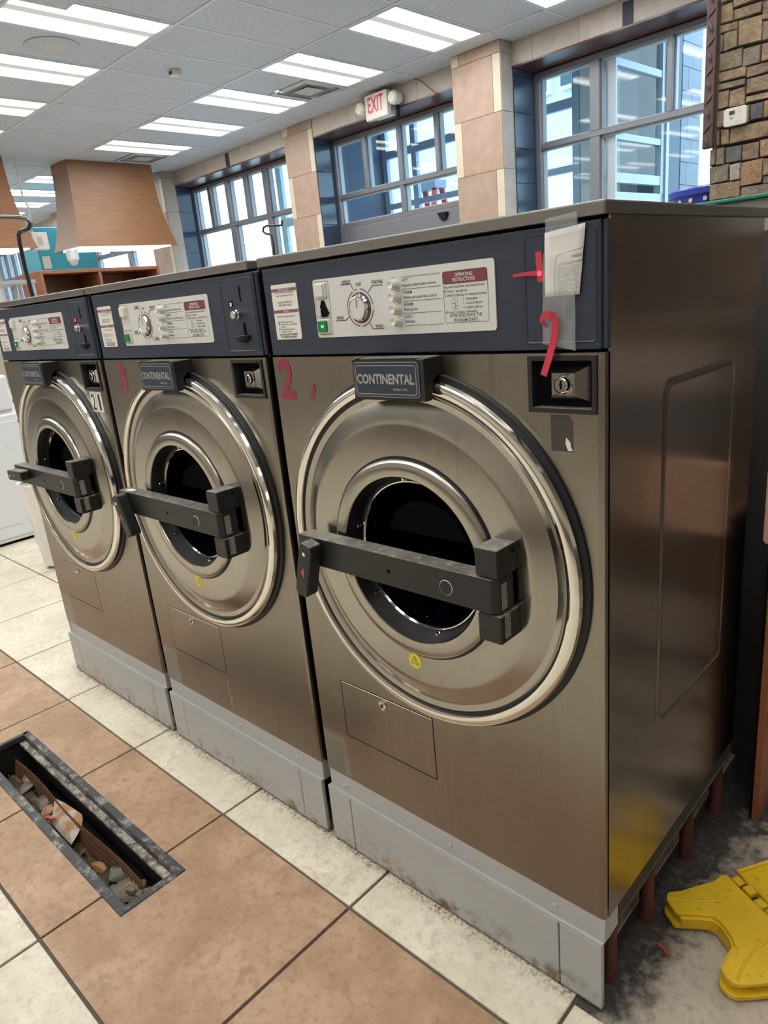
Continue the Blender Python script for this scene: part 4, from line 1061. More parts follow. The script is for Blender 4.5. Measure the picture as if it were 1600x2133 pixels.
    part('hatch_lock', hp, 'hlk', lambda: MB().lathe([(.0125, -.001), (.012, -.005), (.0075, -.007), (.0070, -.0055), (.0001, -.0055)], -.582, .533, 28).mesh('hatch_lock', M['chrome'], smooth=.5))
    part('keyhole', hp, 'hkh', lambda: MB().box(-.5835, -.5805, -.0065, -.005, .5285, .5375).mesh('keyhole', M['black_gap']))
    # door
    door = part('door', t, 'door', lambda: MB().lathe([(.352, -.012), (.351, -.020), (.347, -.0235), (.340, -.022), (.334, -.0205), (.298, -.0345), (.292, -.036), (.286, -.0365), (.205, -.0365)], DX, DZ, 128).mesh('door', M['door_steel'], smooth=.25))
    part('door_ring', door, 'ring', lambda: MB().lathe([(.371, -.004), (.379, -.010), (.3815, -.018), (.379, -.026), (.373, -.0295), (.364, -.030), (.3575, -.027), (.3565, -.018)], DX, DZ, 128).mesh('door_ring', M['chrome'], smooth=.6))
    part('door_seal', door, 'seal', lambda: MB().lathe([(.3585, -.020), (.356, -.0215), (.351, -.0195)], DX, DZ, 128).mesh('door_seal', M['rubber'], smooth=1))
    part('door_gasket', t, 'gask', lambda: MB().lathe([(.391, -.0005), (.390, -.006), (.384, -.008), (.368, -.009), (.356, -.0165), (.345, -.0165)], DX, DZ, 128).mesh('door_gasket', M['rubber'], smooth=.5))
    pr = part('porthole_ring', door, 'prg', lambda: MB().lathe([(.2185, -.036), (.2175, -.043), (.2125, -.0465), (.209, -.048), (.188, -.0485), (.183, -.0475), (.1805, -.044)], DX, DZ, 128).mesh('porthole_ring', M['door_steel'], smooth=.5))
    part('porthole_shadow_gap', door, 'psg', lambda: MB().lathe([(.2235, -.0368), (.2180, -.0372)], DX, DZ, 96).mesh('porthole_shadow_gap', M['rubber']))
    part('porthole_collar', door, 'pcl', lambda: MB().lathe([(.1808, -.046), (.176, -.030), (.172, -.012), (.1655, -.008)], DX, DZ, 96).mesh('porthole_collar', M['rubber'], smooth=.6))
    part('porthole_bead', door, 'pbd', lambda: MB().lathe([(.1665, -.008), (.165, -.0125), (.1625, -.0125), (.160, -.008)], DX, DZ, 96).mesh('porthole_bead', M['chrome_soft'], smooth=.8))
    part('porthole_glass', door, 'pgl', lambda: MB().lathe([(.161, -.008), (.13, .012), (.08, .03), (.0001, .036)], DX, DZ, 64).mesh('porthole_glass', M['port_glass'], smooth=1.5))
    for i in range(5):
        a = math.radians((-75, -140, 165, 95, 20)[i])
        part('porthole_bolt', door, 'pbt', lambda: MB().lathe([(.0045, .006), (.0045, -.006), (.003, -.008), (.0001, -.008)], 0, 0, 10).mesh('porthole_bolt', M['chrome_soft'], smooth=.6), (DX + .1715 * math.cos(a), -.018, DZ + .1715 * math.sin(a)))
    def drum():
        mb = MB().lathe([(.196, -.006), (.190, .05), (.195, .34), (.0001, .36)], DX, DZ, 64)
        for k in range(3):
            a = 2 * PI * k / 3 + .5; c, s_ = math.cos(a), math.sin(a)
            P_ = lambda r, w, y: (DX + r * c - w * s_, y, DZ + r * s_ + w * c)
            mb.hexa([P_(.19, -.03, .06), P_(.14, -.012, .06), P_(.14, .012, .06), P_(.19, .03, .06), P_(.19, -.03, .33), P_(.14, -.012, .33), P_(.14, .012, .33), P_(.19, .03, .33)])
        return mb.mesh('drum', M['drum'], smooth=.6)
    part('drum', t, 'drum', drum)
    # warning sticker
    wsx, wsz = -.428, .722
    wk = part('warning_sticker', door, 'wst', lambda: MB().disc(wsx, wsz, .0185, -.0372, 40).mesh('warning_sticker', M['yellow_sticker']))
    def tri():
        mb = MB(); pts = [(wsx - .012, wsz - .008), (wsx + .012, wsz - .008), (wsx, wsz + .0125)]; c = (wsx, wsz - .0012)
        q = [(c[0] + (a - c[0]) * .84, c[1] + (b - c[1]) * .84) for a, b in pts]
        mb.add([(a, -.0376, b) for a, b in pts + q], [(k, (k + 1) % 3, (k + 1) % 3 + 3, k + 3) for k in range(3)])
        mb.add([(wsx + a, -.0376, wsz + b) for a, b in ((.001, .006), (-.002, 0), (.0005, 0), (-.001, -.005), (.0025, .0018), (.0003, .0018), (.0025, .006))], [tuple(range(7))])
        return mb.mesh('warning_triangle', M['print_black'], fixn=False)
    part('warning_triangle', wk, 'tri', tri)
    # hinge blocks and bar
    hb = part('hinge_block', t, 'hb1', lambda: MB().box(-.203, -.154, -.0985, -.0355, .996, 1.051).mesh('hinge_block', M['black_plastic'], bevel=.003))
    part('screw_hole', hb, 'shl', lambda: MB().cyl((-.049, 1.038), 'x', .0045, -.1545, -.1530, 16).mesh('screw_hole', M['black_gap']))
    part('hinge_block', t, 'hb2', lambda: MB().box(-.203, -.152, -.0975, -.0355, .867, .9225).mesh('hinge_block', M['black_plastic'], bevel=.003))
    bar = part('lock_bar', t, 'bar', lambda: MB().prism([(-.700, -.062), (-.700, -.100), (-.170, -.100), (-.157, -.090), (-.157, -.045), (-.215, -.040), (-.215, -.056), (-.665, -.056)], .926, .9935, 'z').mesh('lock_bar', M['black_plastic'], bevel=.0022))
    part('bar_plug', bar, 'bpl', lambda: MB().disc(-.272, .957, .0145, -.1005, 28).mesh('bar_plug', M['rubber']))
    part('plug_ring', bar, 'bpr', lambda: MB().lathe([(.0155, -.1004), (.0143, -.1012)], -.272, .957, 28).mesh('plug_ring', M['vent_grey']))
    part('bar_dimple', bar, 'bdm', lambda: MB().disc(-.420, .959, .0045, -.1005, 18).mesh('bar_dimple', M['black_gap']))
    for z0, z1, key in ((.932, .982, 'dp1'), (.876, .9215, 'dp2')):
        dp = part('data_plate', t, key, lambda: MB().box(-.1572 if z0 > .9 else -.1522, -.1565 if z0 > .9 else -.1512, -.0845, -.0675, z0, z1).mesh('data_plate', M['data_plate']))
        def dprint():
            mb = MB(); x = -.1563 if z0 > .9 else -.1510
            fn = lambda a, b: (x, a, b)
            # lines of print running down the plate
            rr = random.Random(5)
            for q in range(5):
                yy = -.0825 + .0030 * q; z = z1 - .002
                while z > z0 + .004:
                    l = rr.uniform(.004, .012); l = min(l, z - z0 - .001); mb.add([(x, yy, z), (x, yy + (.0016 if q in (0, 4) else .0009), z), (x, yy + (.0016 if q in (0, 4) else .0009), z - l), (x, yy, z - l)], [(0, 1, 2, 3)]); z -= l + rr.uniform(.001, .003)
            return mb.mesh('plate_print', M['print_black'], fixn=False)
        part('plate_print', dp, key + 'p', dprint)
    # latch handle (turns about its upper end)
    def hand():
        poly = [(-.019, .022), (-.015, .028), (.015, .028), (.0205, .020), (.0205, -.098), (.015, -.106), (-.012, -.106), (-.019, -.096)]
        mb = MB().prism(poly, -.040, -.005)
        return mb.mesh('latch_handle', M['black_plastic'], bevel=.004)
    lh = part('latch_handle', t, 'hnd', hand, (gaps.get('lx', -.650), -.0985, .963)); lh.rotation_euler = (0, latch, 0)
    part('latch_screw', lh, 'lhs', lambda: MB().lathe([(.0055, -.0404), (.004, -.0412), (.0001, -.0412)], -.001, .004, 16).mesh('latch_screw', M['chrome_soft']))
    part('latch_label', lh, 'lhl', lambda: MB().box(-.012, .010, -.0405, -.040, -.058, .014).mesh('latch_label', M['rubber']))
    part('red_arrow', lh, 'lha', lambda: MB().add([(-.005, -.0409, -.044), (.007, -.0409, -.055), (.006, -.0409, -.040), (.003, -.0409, -.030)], [(0, 1, 2, 3)]).mesh('red_arrow', M['arrow_red'], fixn=False))
    # badge block
    def block():
        mb = MB(); x0, x1 = -.5125, -.3255
        for a, b in ((x0, x0 + .02), (x1 - .02, x1)): mb.prism([(-.055, 1.300), (-.055, 1.379), (-.0005, 1.379), (-.0005, 1.345), (-.012, 1.345), (-.028, 1.336), (-.032, 1.318), (-.036, 1.300)], a, b, 'x')
        mb.box(x0 + .02, x1 - .02, -.055, -.032, 1.300, 1.345).box(x0 + .02, x1 - .02, -.055, -.0005, 1.345, 1.379)
        return mb.mesh('badge_block', M['black_plastic'], bevel=.0015, seg=1)
    bb = part('badge_block', t, 'bb', block)
    def bplate():
        return MB().prism(rrect(-.5065, -.3365, 1.306, 1.374, .008), -.0565, -.055).mesh('badge_plate', M['fascia'], bevel=.0006, seg=1)
    part('badge_plate', bb, 'bpt', bplate)
    def bborder():
        mb = MB(); y = -.0569
        for (x0, x1, z0, z1, r, w) in ((-.5060, -.3370, 1.3065, 1.3735, .008, .0009), (-.5015, -.3435, 1.3115, 1.3675, .006, .0014)):
            o_, i_ = rrect(x0, x1, z0, z1, r), rrect(x0 + w, x1 - w, z0 + w, z1 - w, r - w); n = len(o_)
            mb.add([(a, y, b) for a, b in o_] + [(a, y, b) for a, b in i_], [(k, (k + 1) % n, (k + 1) % n + n, k + n) for k in range(n)])
        return mb.mesh('badge_border', M['silver_ink'], fixn=False)
    part('badge_border', bb, 'bbd', bborder)
    def btext():
        mb = MB(); put_text(mb, 'CONTINENTAL', -.4235, 1.3325, .0175, -.0572, width=.150, align='c', bold=.032); put_text(mb, 'GIRBAU INC', -.385, 1.3195, .0048, -.0572, width=.038, align='c', bold=.01)
        return mb.mesh('badge_lettering', M['silver_ink'], fixn=False)
    part('badge_lettering', bb, 'btx', btext)
    # base: painted band, folded plinth panels, rail and pipe legs
    bd = part('base_band', t, 'band', lambda: MB().box(-MW + .002, -.001, .001, .02, .184, .2405).box(-.012, -.001, .02, .060, .184, .2405).mesh('base_band', M['grey_band'], bevel=.0015, seg=1))
    for x in (-.765, -.40, -.115):
        part('band_screw', bd, 'bsc', lambda: MB().lathe([(.0065, .001), (.005, -.0025), (.0001, -.003)], 0, 0, 12).mesh('band_screw', M['grey_band'], smooth=.8), (x, 0, .208))
    xs = [gaps.get('pl', -MW - .005), -.747, -.103, -.002]
    for a, b in zip(xs, xs[1:]): MB().box(a + .0012, b - .0012, -.009, .004, 0.003, .178).build('plinth_panel', M['grey_paint'], t, bevel=.002, seg=1)
    MB().box(xs[0] + .002, -.003, -.0085, .03, .1782, .184).build('plinth_ledge', M['grey_paint'], t)
    part('base_rail', t, 'rail', lambda: MB().box(-.028, -.0015, .062, .757, .196, .2385).box(-.040, -.0, .062, .757, .186, .197).mesh('base_rail', M['grimy_rail'], bevel=.002, seg=1))
    for y in (.080, .275, .52, .735):
        part('base_leg', t, 'leg', lambda: MB().cyl((-.030, 0), 'z', .0165, -.004, .188, 16).mesh('base_leg', M['rust_pipe'], smooth=.6), (0, y, 0))
    part('inner_base', t, 'ibs', lambda: MB().box(-MW + .03, -.11, .05, .75, -.003, .24).mesh('inner_base', M['black_gap']))
    return t

W2 = washer(0, 'nearest stainless steel washer, large red number 2, paper notice taped on its fascia', 2, .29, {'lx': -.640})
W3 = washer(-.861, 'middle stainless steel washer marked with a red number 3', 3, -.38, {'lid': -.016})
W1 = washer(-1.7245, 'farthest stainless steel washer with white 21 number stickers by its lock', 1, -1.62, {})
def number(parent, s, x, z, h, w_):
    mb = MB(); put_text(mb, s, x, z, h, -.0008, width=w_, align='c', bold=.03); return mb.build('number_decal', M['number_red'], parent, fixn=False)
number(W2, '2', -.791, 1.286, .086, .054)
number(W3, '3', -1.587 + .861, 1.281, .083, .050)
MB().add([(-.7005, -.0007, 1.320), (-.696, -.0007, 1.3195), (-.692, -.0007, 1.301), (-.699, -.0007, 1.3005), (-.699, -.0007, 1.285), (-.714, -.0007, 1.285)], [tuple(range(6))]).build('decal_scrap', M['number_red'], W2)
MB().add([(-.099, -.0006, 1.277), (-.065, -.0006, 1.277), (-.058, -.0006, 1.266), (-.057, -.0006, 1.2155), (-.098, -.0006, 1.2145)], [tuple(range(5))]).build('glue_residue', plain('glue_residue', (.055, .05, .042), .6, .2, var=.35, scale=120), W2)
MB().add([(-.070, -.001, 1.2395), (-.0625, -.001, 1.232), (-.061, -.001, 1.222), (-.057, -.001, 1.217), (-.0665, -.001, 1.2165), (-.0715, -.001, 1.229)], [tuple(range(6))]).build('label_scrap', M['white_sticker'], W2)
for s_, xa, xb in (('2', -1.841, -1.802), ('1', -1.799, -1.760)):
    k = MB().box(xa + 1.7245, xb + 1.7245, -.0009, 0, 1.209, 1.277).build('number_sticker', M['white_sticker'], W1)
    mb = MB(); put_text(mb, s_, (xa + xb) / 2 + 1.7245, 1.216, .052, -.0014, width=.027 if s_ == '2' else .014, align='c', bold=.008); mb.build('number_print', M['print_black'], k, fixn=False)

MB().add([(-.655 + .022 * math.cos(2 * PI * k / 24), -.082 + .012 * math.sin(2 * PI * k / 24), .9941) for k in range(24)], [tuple(range(24))]).build('white_spot', M['white_sticker'], W3)
for pts in ([(.4385, .520), (.440, .47), (.4365, .43), (.438, .405)], [(.432, .36), (.4295, .33), (.4305, .30), (.426, .262)], [(.4225, .31), (.421, .285)]):
    for a, b in zip(pts, pts[1:]):
        MB().add([(-a[0] + .0 - .001, -.0007, a[1]), (-a[0] + .0012, -.0007, a[1]), (-b[0] + .0010, -.0007, b[1]), (-b[0] - .0008, -.0007, b[1])], [(0, 1, 2, 3)]).build('paint_drip', M['white_sticker'], W3)

# paper notice, tapes and red strips on the nearest washer
def sheet(name, lab, cat, pts, mat, loc, y=-.003, th=.0006, nx=6, nz=10, wave=.0012):
    """pts TL TR BR BL in x,z"""
    t = thing(name, lab, cat, loc); mb = MB(); TL, TR, BR, BL = [Vector((a, 0, b)) for a, b in pts]
    vs = []
    for i in range(nz + 1):
        w_ = i / nz
        for k in range(nx + 1):
            u = k / nx; p = (TL * (1 - u) + TR * u) * (1 - w_) + (BL * (1 - u) + BR * u) * w_
            vs.append((p.x - loc[0], y - loc[1] - abs(wave * math.sin(u * 5 + w_ * 7)), p.z - loc[2]))
    fs = [(i * (nx + 1) + k, i * (nx + 1) + k + 1, (i + 1) * (nx + 1) + k + 1, (i + 1) * (nx + 1) + k) for i in range(nz) for k in range(nx)]
    o_ = mb.add(vs, fs).build(name.split('_')[-1] + '_sheet', mat, t, smooth=2.); md = o_.modifiers.new('t', 'SOLIDIFY'); md.thickness = th
    return t
pn = sheet('paper_notice', 'torn white paper notice with small print taped to the nearest fascia', 'paper', [(-.1, 1.565), (-.030, 1.5715), (-.041, 1.469), (-.1015, 1.4685)], M['paper'], (-.07, -.001, 1.47))
mb = MB(); y = -.0055 + .001
fn = lambda a, b: (a + .07, y, b - 1.47)
def slant(a, b): return (a + .07, y, b - 1.47 + (a + .05) * .09)
bp = [(-.0832, 1.471), (-.0825, 1.512), (-.0815, 1.522), (-.078, 1.5285), (-.072, 1.531), (-.034, 1.5365)]
for a, b in zip(bp, bp[1:]):
    a_, b_ = Vector((a[0], 0, a[1])), Vector((b[0], 0, b[1])); d = (b_ - a_).normalized(); nn = Vector((-d.z, 0, d.x)) * .0004
    mb.add([fn(v.x, v.z) for v in (a_ - nn, b_ - nn, b_ + nn, a_ + nn)], [(0, 1, 2, 3)])
put_text(mb, 'CONDITIO', -.0345, 1.5235, .0045, y, width=.020, align='r', bold=.004, fn=slant)
put_text(mb, 'NOT RESPONSIBLE FOR ORDE', -.0350, 1.5155, .0036, y, width=.041, align='r', bold=.002, fn=slant)
for i, s_ in enumerate(('Entering - We will use ever', 'options, is best suited to w', 'cannot be responsible for a', 'years - not moveable. It is f', 'jury, bent zippers, is for a', 'buckles, buttons, or valuables', 'All complaints must be r', 'examined by this ...', 'period buttons. ... but', 'ity shall not exceed 10', 'charge for items of .', 'clean is ... very day', 'of this date.', 'Goods are accepted at the')):
    put_text(mb, s_, -.0785, 1.5115 - i * .00295 - (.0015 if i > 5 else 0), .0021, y, width=(.038 if i < 12 else .018) if i != 13 else .034, bold=0, fn=slant)
mb.build('lettering', M['print_black'], pn, fixn=False)['kind'] = 'stuff'
sheet('clear_tape', 'strip of clear tape running over the lid edge above the paper notice', 'tape', [(-.0955, 1.5845), (-.0405, 1.5885), (-.0405, 1.560), (-.0945, 1.560)], M['clear_tape'], (-.07, -.001, 1.562), y=-.0095, wave=.0004)
sheet('clear_tape', 'wide clear tape hanging below the paper notice over the coin slot', 'tape', [(-.1025, 1.535), (-.0475, 1.535), (-.0475, 1.383), (-.107, 1.395)], M['clear_tape'], (-.075, -.001, 1.39), y=-.0052, wave=.0016)
rc = thing('red_tape_cross', 'two crossed strips of red tape left of the paper notice', 'tape', (-.11, -.001, 1.493))
def strip(name, mat, parent, pts, wd, yy, loc):
    P_ = [Vector((a, 0, b)) for a, b in pts]; vs = []
    for i, p in enumerate(P_):
        d = (P_[min(i + 1, len(P_) - 1)] - P_[max(i - 1, 0)]).normalized(); nn = Vector((-d.z, 0, d.x)) * (wd if not isinstance(wd, list) else wd[i]) / 2
        y_ = yy if not isinstance(yy, list) else yy[i]
        vs += [tuple(p + nn + Vector((0, y_, 0)) - Vector(loc)), tuple(p - nn + Vector((0, y_, 0)) - Vector(loc))]
    fs = [(2 * i, 2 * i + 1, 2 * i + 3, 2 * i + 2) for i in range(len(P_) - 1)]
    o_ = MB().add(vs, fs).build(name, mat, parent); md = o_.modifiers.new('t', 'SOLIDIFY'); md.thickness = .0004; return o_
strip('upright_strip', M['red_tape'], rc, [(-.112, 1.5385), (-.1105, 1.515), (-.1085, 1.4925)], .0112, -.0045, (-.11, -.001, 1.493))
strip('level_strip', M['red_tape'], rc, [(-.1615, 1.5058), (-.135, 1.507), (-.113, 1.506)], [.0045, .006, .0085], -.0035, (-.11, -.001, 1.493))
MB().cyl((-.0005, .0125), 'y', .004, -.0048, -.0030, 14).build('led_glow', M['red_glow'], rc)
rt = thing('red_ribbon', 'curled red ribbon hanging in front of the nearest coin plate', 'ribbon', (-.09, -.004, 1.345))
strip('ribbon', M['red_tape'], rt, [(-.0965, 1.421), (-.0995, 1.426), (-.1015, 1.4315), (-.0985, 1.4385), (-.091, 1.4415), (-.083, 1.4405), (-.0785, 1.4345), (-.0785, 1.425), (-.081, 1.411), (-.0865, 1.391), (-.0925, 1.370), (-.1015, 1.3445)],
      [.003, .006, .009, .011, .012, .012, .0125, .0125, .012, .012, .012, .0118], [-.008, -.012, -.016, -.018, -.018, -.017, -.015, -.014, -.012, -.012, -.014, -.016], (-.09, -.004, 1.345))
red = strip('red_mark', M['red_tape'], W1, [(-2.537 + 1.7245, .252), (-2.533 + 1.7245, .225), (-2.526 + 1.7245, .203)], .004, -.0015, (0, 0, 0))

# ------------------------------------------------------------------ wet-floor sign, right
wsn = thing('wet_floor_sign', 'folded yellow plastic floor sign lying flat on the concrete', 'floor sign', (.17, .33, -.004))
def onz(px, py, z):
    d = Vector(((px - 800), (py - 1066.5), 1467.84)); r = Vector([sum(R0[k][i] * d[k] for k in range(3)) for i in range(3)])
    q = CAM + r * ((z - CAM.z) / r.z); return q.x, q.y
def sg(px, py): return 1340 + px / 6.096, 1760 + py / 6.094
outl = [(320, 597), (480, 578), (640, 530), (900, 455), (985, 385), (1065, 375), (1200, 520), (1330, 650), (1460, 770), (1585, 890), (1700, 1010), (1900, 1230), (2150, 1500), (2300, 1720), (2100, 1800), (1800, 1740), (1585, 1750), (1400, 1770), (1230, 1775), (1120, 1735), (1040, 1660), (998, 1590), (1010, 1520), (1080, 1410), (1165, 1270), (1130, 1170), (1040, 1040), (960, 950), (860, 895), (700, 880), (440, 870), (400, 840), (345, 760), (298, 690), (298, 630)]
def slab(poly_px, ztop, zbot, name, bev=.0018, inset=.004):
    P_ = [onz(*sg(*p), ztop) for p in poly_px]
    c = (sum(p[0] for p in P_) / len(P_), sum(p[1] for p in P_) / len(P_))
    mb = MB().prism(P_, zbot, ztop, 'z')
    return mb.build(name, M['yellow'], wsn, bevel=bev, seg=2, off=wsn.location)
slab(outl, .046, .036, 'upper_board'); 
# lower board of the folded pair, slightly shifted
P_ = [onz(*sg(*p), .046) for p in outl]; P2 = [(x - .002 + .0, y - .006) for x, y in P_]
MB().prism(P2, .004, .016, 'z').build('lower_board', M['yellow'], wsn, bevel=.0018, off=wsn.location)
cxm = sum(p[0] for p in P2) / len(P2); cym = sum(p[1] for p in P2) / len(P2)
MB().prism([(cxm + (x - cxm) * .86, cym + (y - cym) * .86) for x, y in P2], .014, .038, 'z').build('spacer_rim', M['yellow'], wsn, off=wsn.location)
P3 = [onz(*sg(*p), .012) for p in ((985, 1660), (1060, 1800), (1120, 1890), (1210, 1930), (1330, 1910), (1585, 1790), (1585, 1640))]
MB().prism(P3, -.003, .005, 'z').build('foot_flap', M['yellow'], wsn, bevel=.002, off=wsn.location)
def ridge(pts, z, r=.0028):
    MB().tube([(*onz(*sg(*p), z), z) for p in pts], r, 8).build('ridge', M['yellow'], wsn, off=wsn.location, smooth=1.)
ridge([(315, 655), (480, 690), (640, 708), (830, 715), (1000, 712), (1150, 700), (1270, 688)], .046)
ridge([(1205, 1735), (1220, 1640), (1270, 1530), (1340, 1420), (1450, 1300), (1585, 1215), (1700, 1170)], .046)
# hinge and carrying handle frame beyond it
hz = .046
hp = [onz(*sg(*p), hz) for p in ((1085, 375), (1585, 880))]
d = (Vector(hp[1]) - Vector(hp[0])).normalized(); nn = Vector((d.y, -d.x)) * -1
if nn.y < 0: nn = -nn
L_ = (Vector(hp[1]) - Vector(hp[0])).length
for i in range(7):
    a = Vector(hp[0]) + d * (.008 + i * .036); q = [a, a + d * .026, a + d * .026 + nn * .022, a + nn * .022]
    MB().prism([(v.x, v.y) for v in q], .036, .050 if i % 2 else .044, 'z').build('hinge_knuckle', M['yellow'], wsn, bevel=.002, seg=1, off=wsn.location)
q0 = Vector(hp[0]) + d * .055 + nn * .004
q = [q0 + nn * .018, q0 + d * .2 + nn * .018, q0 + d * .2 + nn * .030, q0 + nn * .030]
MB().prism([(v.x, v.y) for v in q], .030, .052, 'z').build('hinge_rail', M['yellow'], wsn, bevel=.002, seg=1, off=wsn.location)
q = [q0 + d * .08 + nn * .0185, q0 + d * .095 + nn * .0185, q0 + d * .095 + nn * .028, q0 + d * .08 + nn * .028]
MB().prism([(v.x, v.y) for v in q], .0519, .0524, 'z').build('hinge_slot', M['black_gap'], wsn, off=wsn.location)
plate2 = [(1195, 340), (1585, 215), (1900, 120), (2100, 420), (1800, 590), (1585, 625), (1500, 640), (1360, 520)]
P_ = [onz(*sg(*p), .030) for p in plate2]; MB().prism(P_, .016, .028, 'z').build('second_board', M['yellow'], wsn, bevel=.003, off=wsn.location)
pr_ = [(*onz(*sg(*p), .03), .03) for p in ((1500, 640), (1360, 520), (1195, 340), (1585, 215), (1900, 120))]
MB().tube(pr_, .005, 8).build('board_rim', M['yellow'], wsn, off=wsn.location)
sc = thing('paint_scrap', 'small reddish scrap on the concrete by the yellow sign', 'scrap', (*onz(1386, 1978, 0), -.004))
MB().tube([(*onz(*sg(*p), -.002), -.002) for p in ((185, 1250), (230, 1300), (270, 1325), (300, 1375), (340, 1415))], .0028, 6).build('scrap', M['arrow_red'], sc, off=sc.location)

# wooden board and pink bin at the right edge
pb = thing('wooden_board', 'orange-brown wooden cabinet side at the right edge behind the nearest washer', 'cabinet', (.25, 1.0, -.004))
MB().box(.054, .0595, .763, 2.1, -.004, .86).build('reflection_liner', M['black_gap'], pb, off=pb.location)  # dark edge line, made a panel to darken the reflection in the washer's side
MB().box(.060, .078, .76, 2.1, -.004, .86).build('side_board', M['post_wood'], pb, off=pb.location, bevel=.002, seg=1)
MB().box(.30, 1.4, 1.5, 2.1, .05, 1.30).build('reflected_carcass', M['dado'], pb, off=pb.location)  # unseen block added to back the bands mirrored in the washer's side
for z0, z1, mt in ((.05, .28, 'tile_wall'), (.32, .52, 'dado'), (.56, .84, 'tile_pink'), (.88, 1.02, 'alu'), (1.06, 1.24, 'tile_wall')): MB().box(.34, 1.36, 1.48, 1.50, z0, z1).build('reflected_band', M[mt], pb, off=pb.location)  # unseen coloured bands added for the stripes reflected in the washer's side
MB().box(.06, 1.4, 2.1, 2.14, -.004, .86).build('back_board', M['dado'], pb, off=pb.location)

tb = thing('pink_towel', 'pale pink plastic cover hanging over the wooden board at the right edge', 'cover', (.08, .74, .83))
MB().prism(rrect(.046, .25, .828, 1.02, .012), .735, .757).build('cover', plain('pale_pink_plastic', (.62, .40, .31), .45), tb, off=tb.location, bevel=.004)

# dim chase wall behind the washers carrying the basket and tub
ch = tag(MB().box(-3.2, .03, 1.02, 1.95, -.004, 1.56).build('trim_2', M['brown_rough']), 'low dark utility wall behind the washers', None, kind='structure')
lc = thing('locker', 'dim metal locker behind the stone partition under the blue basket', 'locker', (-1.0, 3.55, 0))
MB().box(-.32, .4, -.30, .33, -.006, 1.67).build('body', M['shelf_metal'], lc, bevel=.006); MB().box(-.30, .38, -.31, -.30, .08, 1.6).build('door_panel', M['shelf_metal'], lc)
bk = thing('laundry_basket', 'blue plastic basket seen beyond the left end of the stone partition', 'basket', (-1.03, 3.53, 1.67))
rim = []
MB().lathe([(.22, .0), (.272, .205), (.262, .205), (.21, .006), (.0001, .004)], 0, 0, 40, 'z').build('tub', M['basket_blue'], bk, smooth=.6)
MB().lathe([(.270, .19), (.288, .193), (.291, .222), (.277, .232), (.262, .225)], 0, 0, 40, 'z').build('rim', M['basket_blue'], bk, smooth=.6)
for i in range(20):
    a = 2 * PI * i / 20; o_ = MB().cyl((0, 0), 'y', .012, -.004, .004, 14).build('hole', M['white_plastic'], bk); o_.location = (.266 * math.cos(a), .266 * math.sin(a), .165); o_.rotation_euler = (0, 0, a + PI / 2)
tu = thing('storage_tub', 'frosted storage tub with a green rim behind the nearest washer', 'tub', (-.05, 1.30, 1.56))
MB().hexa([(-.24, -.16, 0), (.24, -.16, 0), (.24, .16, 0), (-.24, .16, 0), (-.27, -.19, .085), (.27, -.19, .085), (.27, .19, .085), (-.27, .19, .085)]).build('tub', M['tub'], tu, bevel=.006)
MB().box(-.285, .285, -.205, .205, .085, .095).build('rim', M['green_rim'], tu, bevel=.003)

# ------------------------------------------------------------------ back of the room
def hood(lab, x0, x1, y0, y1, rx, ry):
    t = thing('wooden_hood', lab, 'hood', ((x0 + x1) / 2, (y0 + y1) / 2, 2.46)); zt, zb = ZC - .002, 2.47
    loops = []
    for i in range(9):
        u = i / 8; f = u ** 2.4; z = zt + (zb - zt) * u
        a, b, c, d = x0 - rx * f, x1 + rx * f, y0 - ry * f, y1 + ry * f
        loops.append([(a, c, z), (b, c, z), (b, d, z), (a, d, z)])
    MB().rings(loops, cap=False).build('shell', M['hood_wood'], t, off=t.location, smooth=.4)
    L0 = loops[-1]; a, b, c, d = L0[0][0], L0[1][0], L0[0][1], L0[2][1]
    MB().box(a + .03, b - .03, c + .03, d - .03, zb + .03, zb + .05).build('bottom_panel', M['white_metal'], t, off=t.location)
    MB().box(a + .1, b - .06, c + .08, d - .08, zb - .012, zb + .03).build('light_strip', M['hood_light'], t, off=t.location)
    return t
hood('oak laminate flared ceiling hood, whole, left of the far window', -9.88, -9.40, 3.70, 4.95, .15, .13)
hood('oak laminate flared ceiling hood cut by the left edge', -9.90, -9.42, 1.62, 2.905, .15, .14)
def onx(px, py, x):
    d = Vector(((px - 800), (py - 1066.5), 1467.84)); r = Vector([sum(R0[k][i] * d[k] for k in range(3)) for i in range(3)])
    q = CAM + r * ((x - CAM.x) / r.x); return q
q = onx(140, 528, -9.4)
dc = thing('security_camera', 'white dome camera under the corner of the whole oak hood', 'camera', (-9.4, 3.53, 2.42))
MB().lathe([(.0001, .02), (.075, .02), (.08, -.01), (.075, -.10), (.06, -.115), (.0001, -.115)], 0, 0, 24, 'z').build('housing', M['white_metal'], dc, smooth=.6)
MB().lathe([(.058, -.115), (.05, -.15), (.03, -.172), (.0001, -.178)], 0, 0, 24, 'z').build('dome', M['vent_grey'], dc, smooth=1.2)
q0, q1 = onx(66, 486, -9.0), onx(92, 518, -9.0)
eb = thing('junction_box', 'white electrical box with a drooping cable beside the cut oak hood', 'electrical box', (-9.5, 3.165, 2.46))
MB().box(-.05, .05, -.10, .11, 0, .22).build('box', M['white_plastic'], eb, bevel=.012)
MB().box(.05, .056, -.03, .03, .06, .16).build('label', M['data_plate'], eb)
e_ = eb.location; cb = [(-9.5, onx(*p, -9.5).y, onx(*p, -9.5).z) for p in ((48, 413), (58, 428), (63, 455), (64, 478), (74, 490))]
cb.insert(0, (cb[0][0], cb[0][1], ZC + .001))
MB().tube(cb, .012, 8).build('cable', M['white_plastic'], eb, off=e_, smooth=1.)

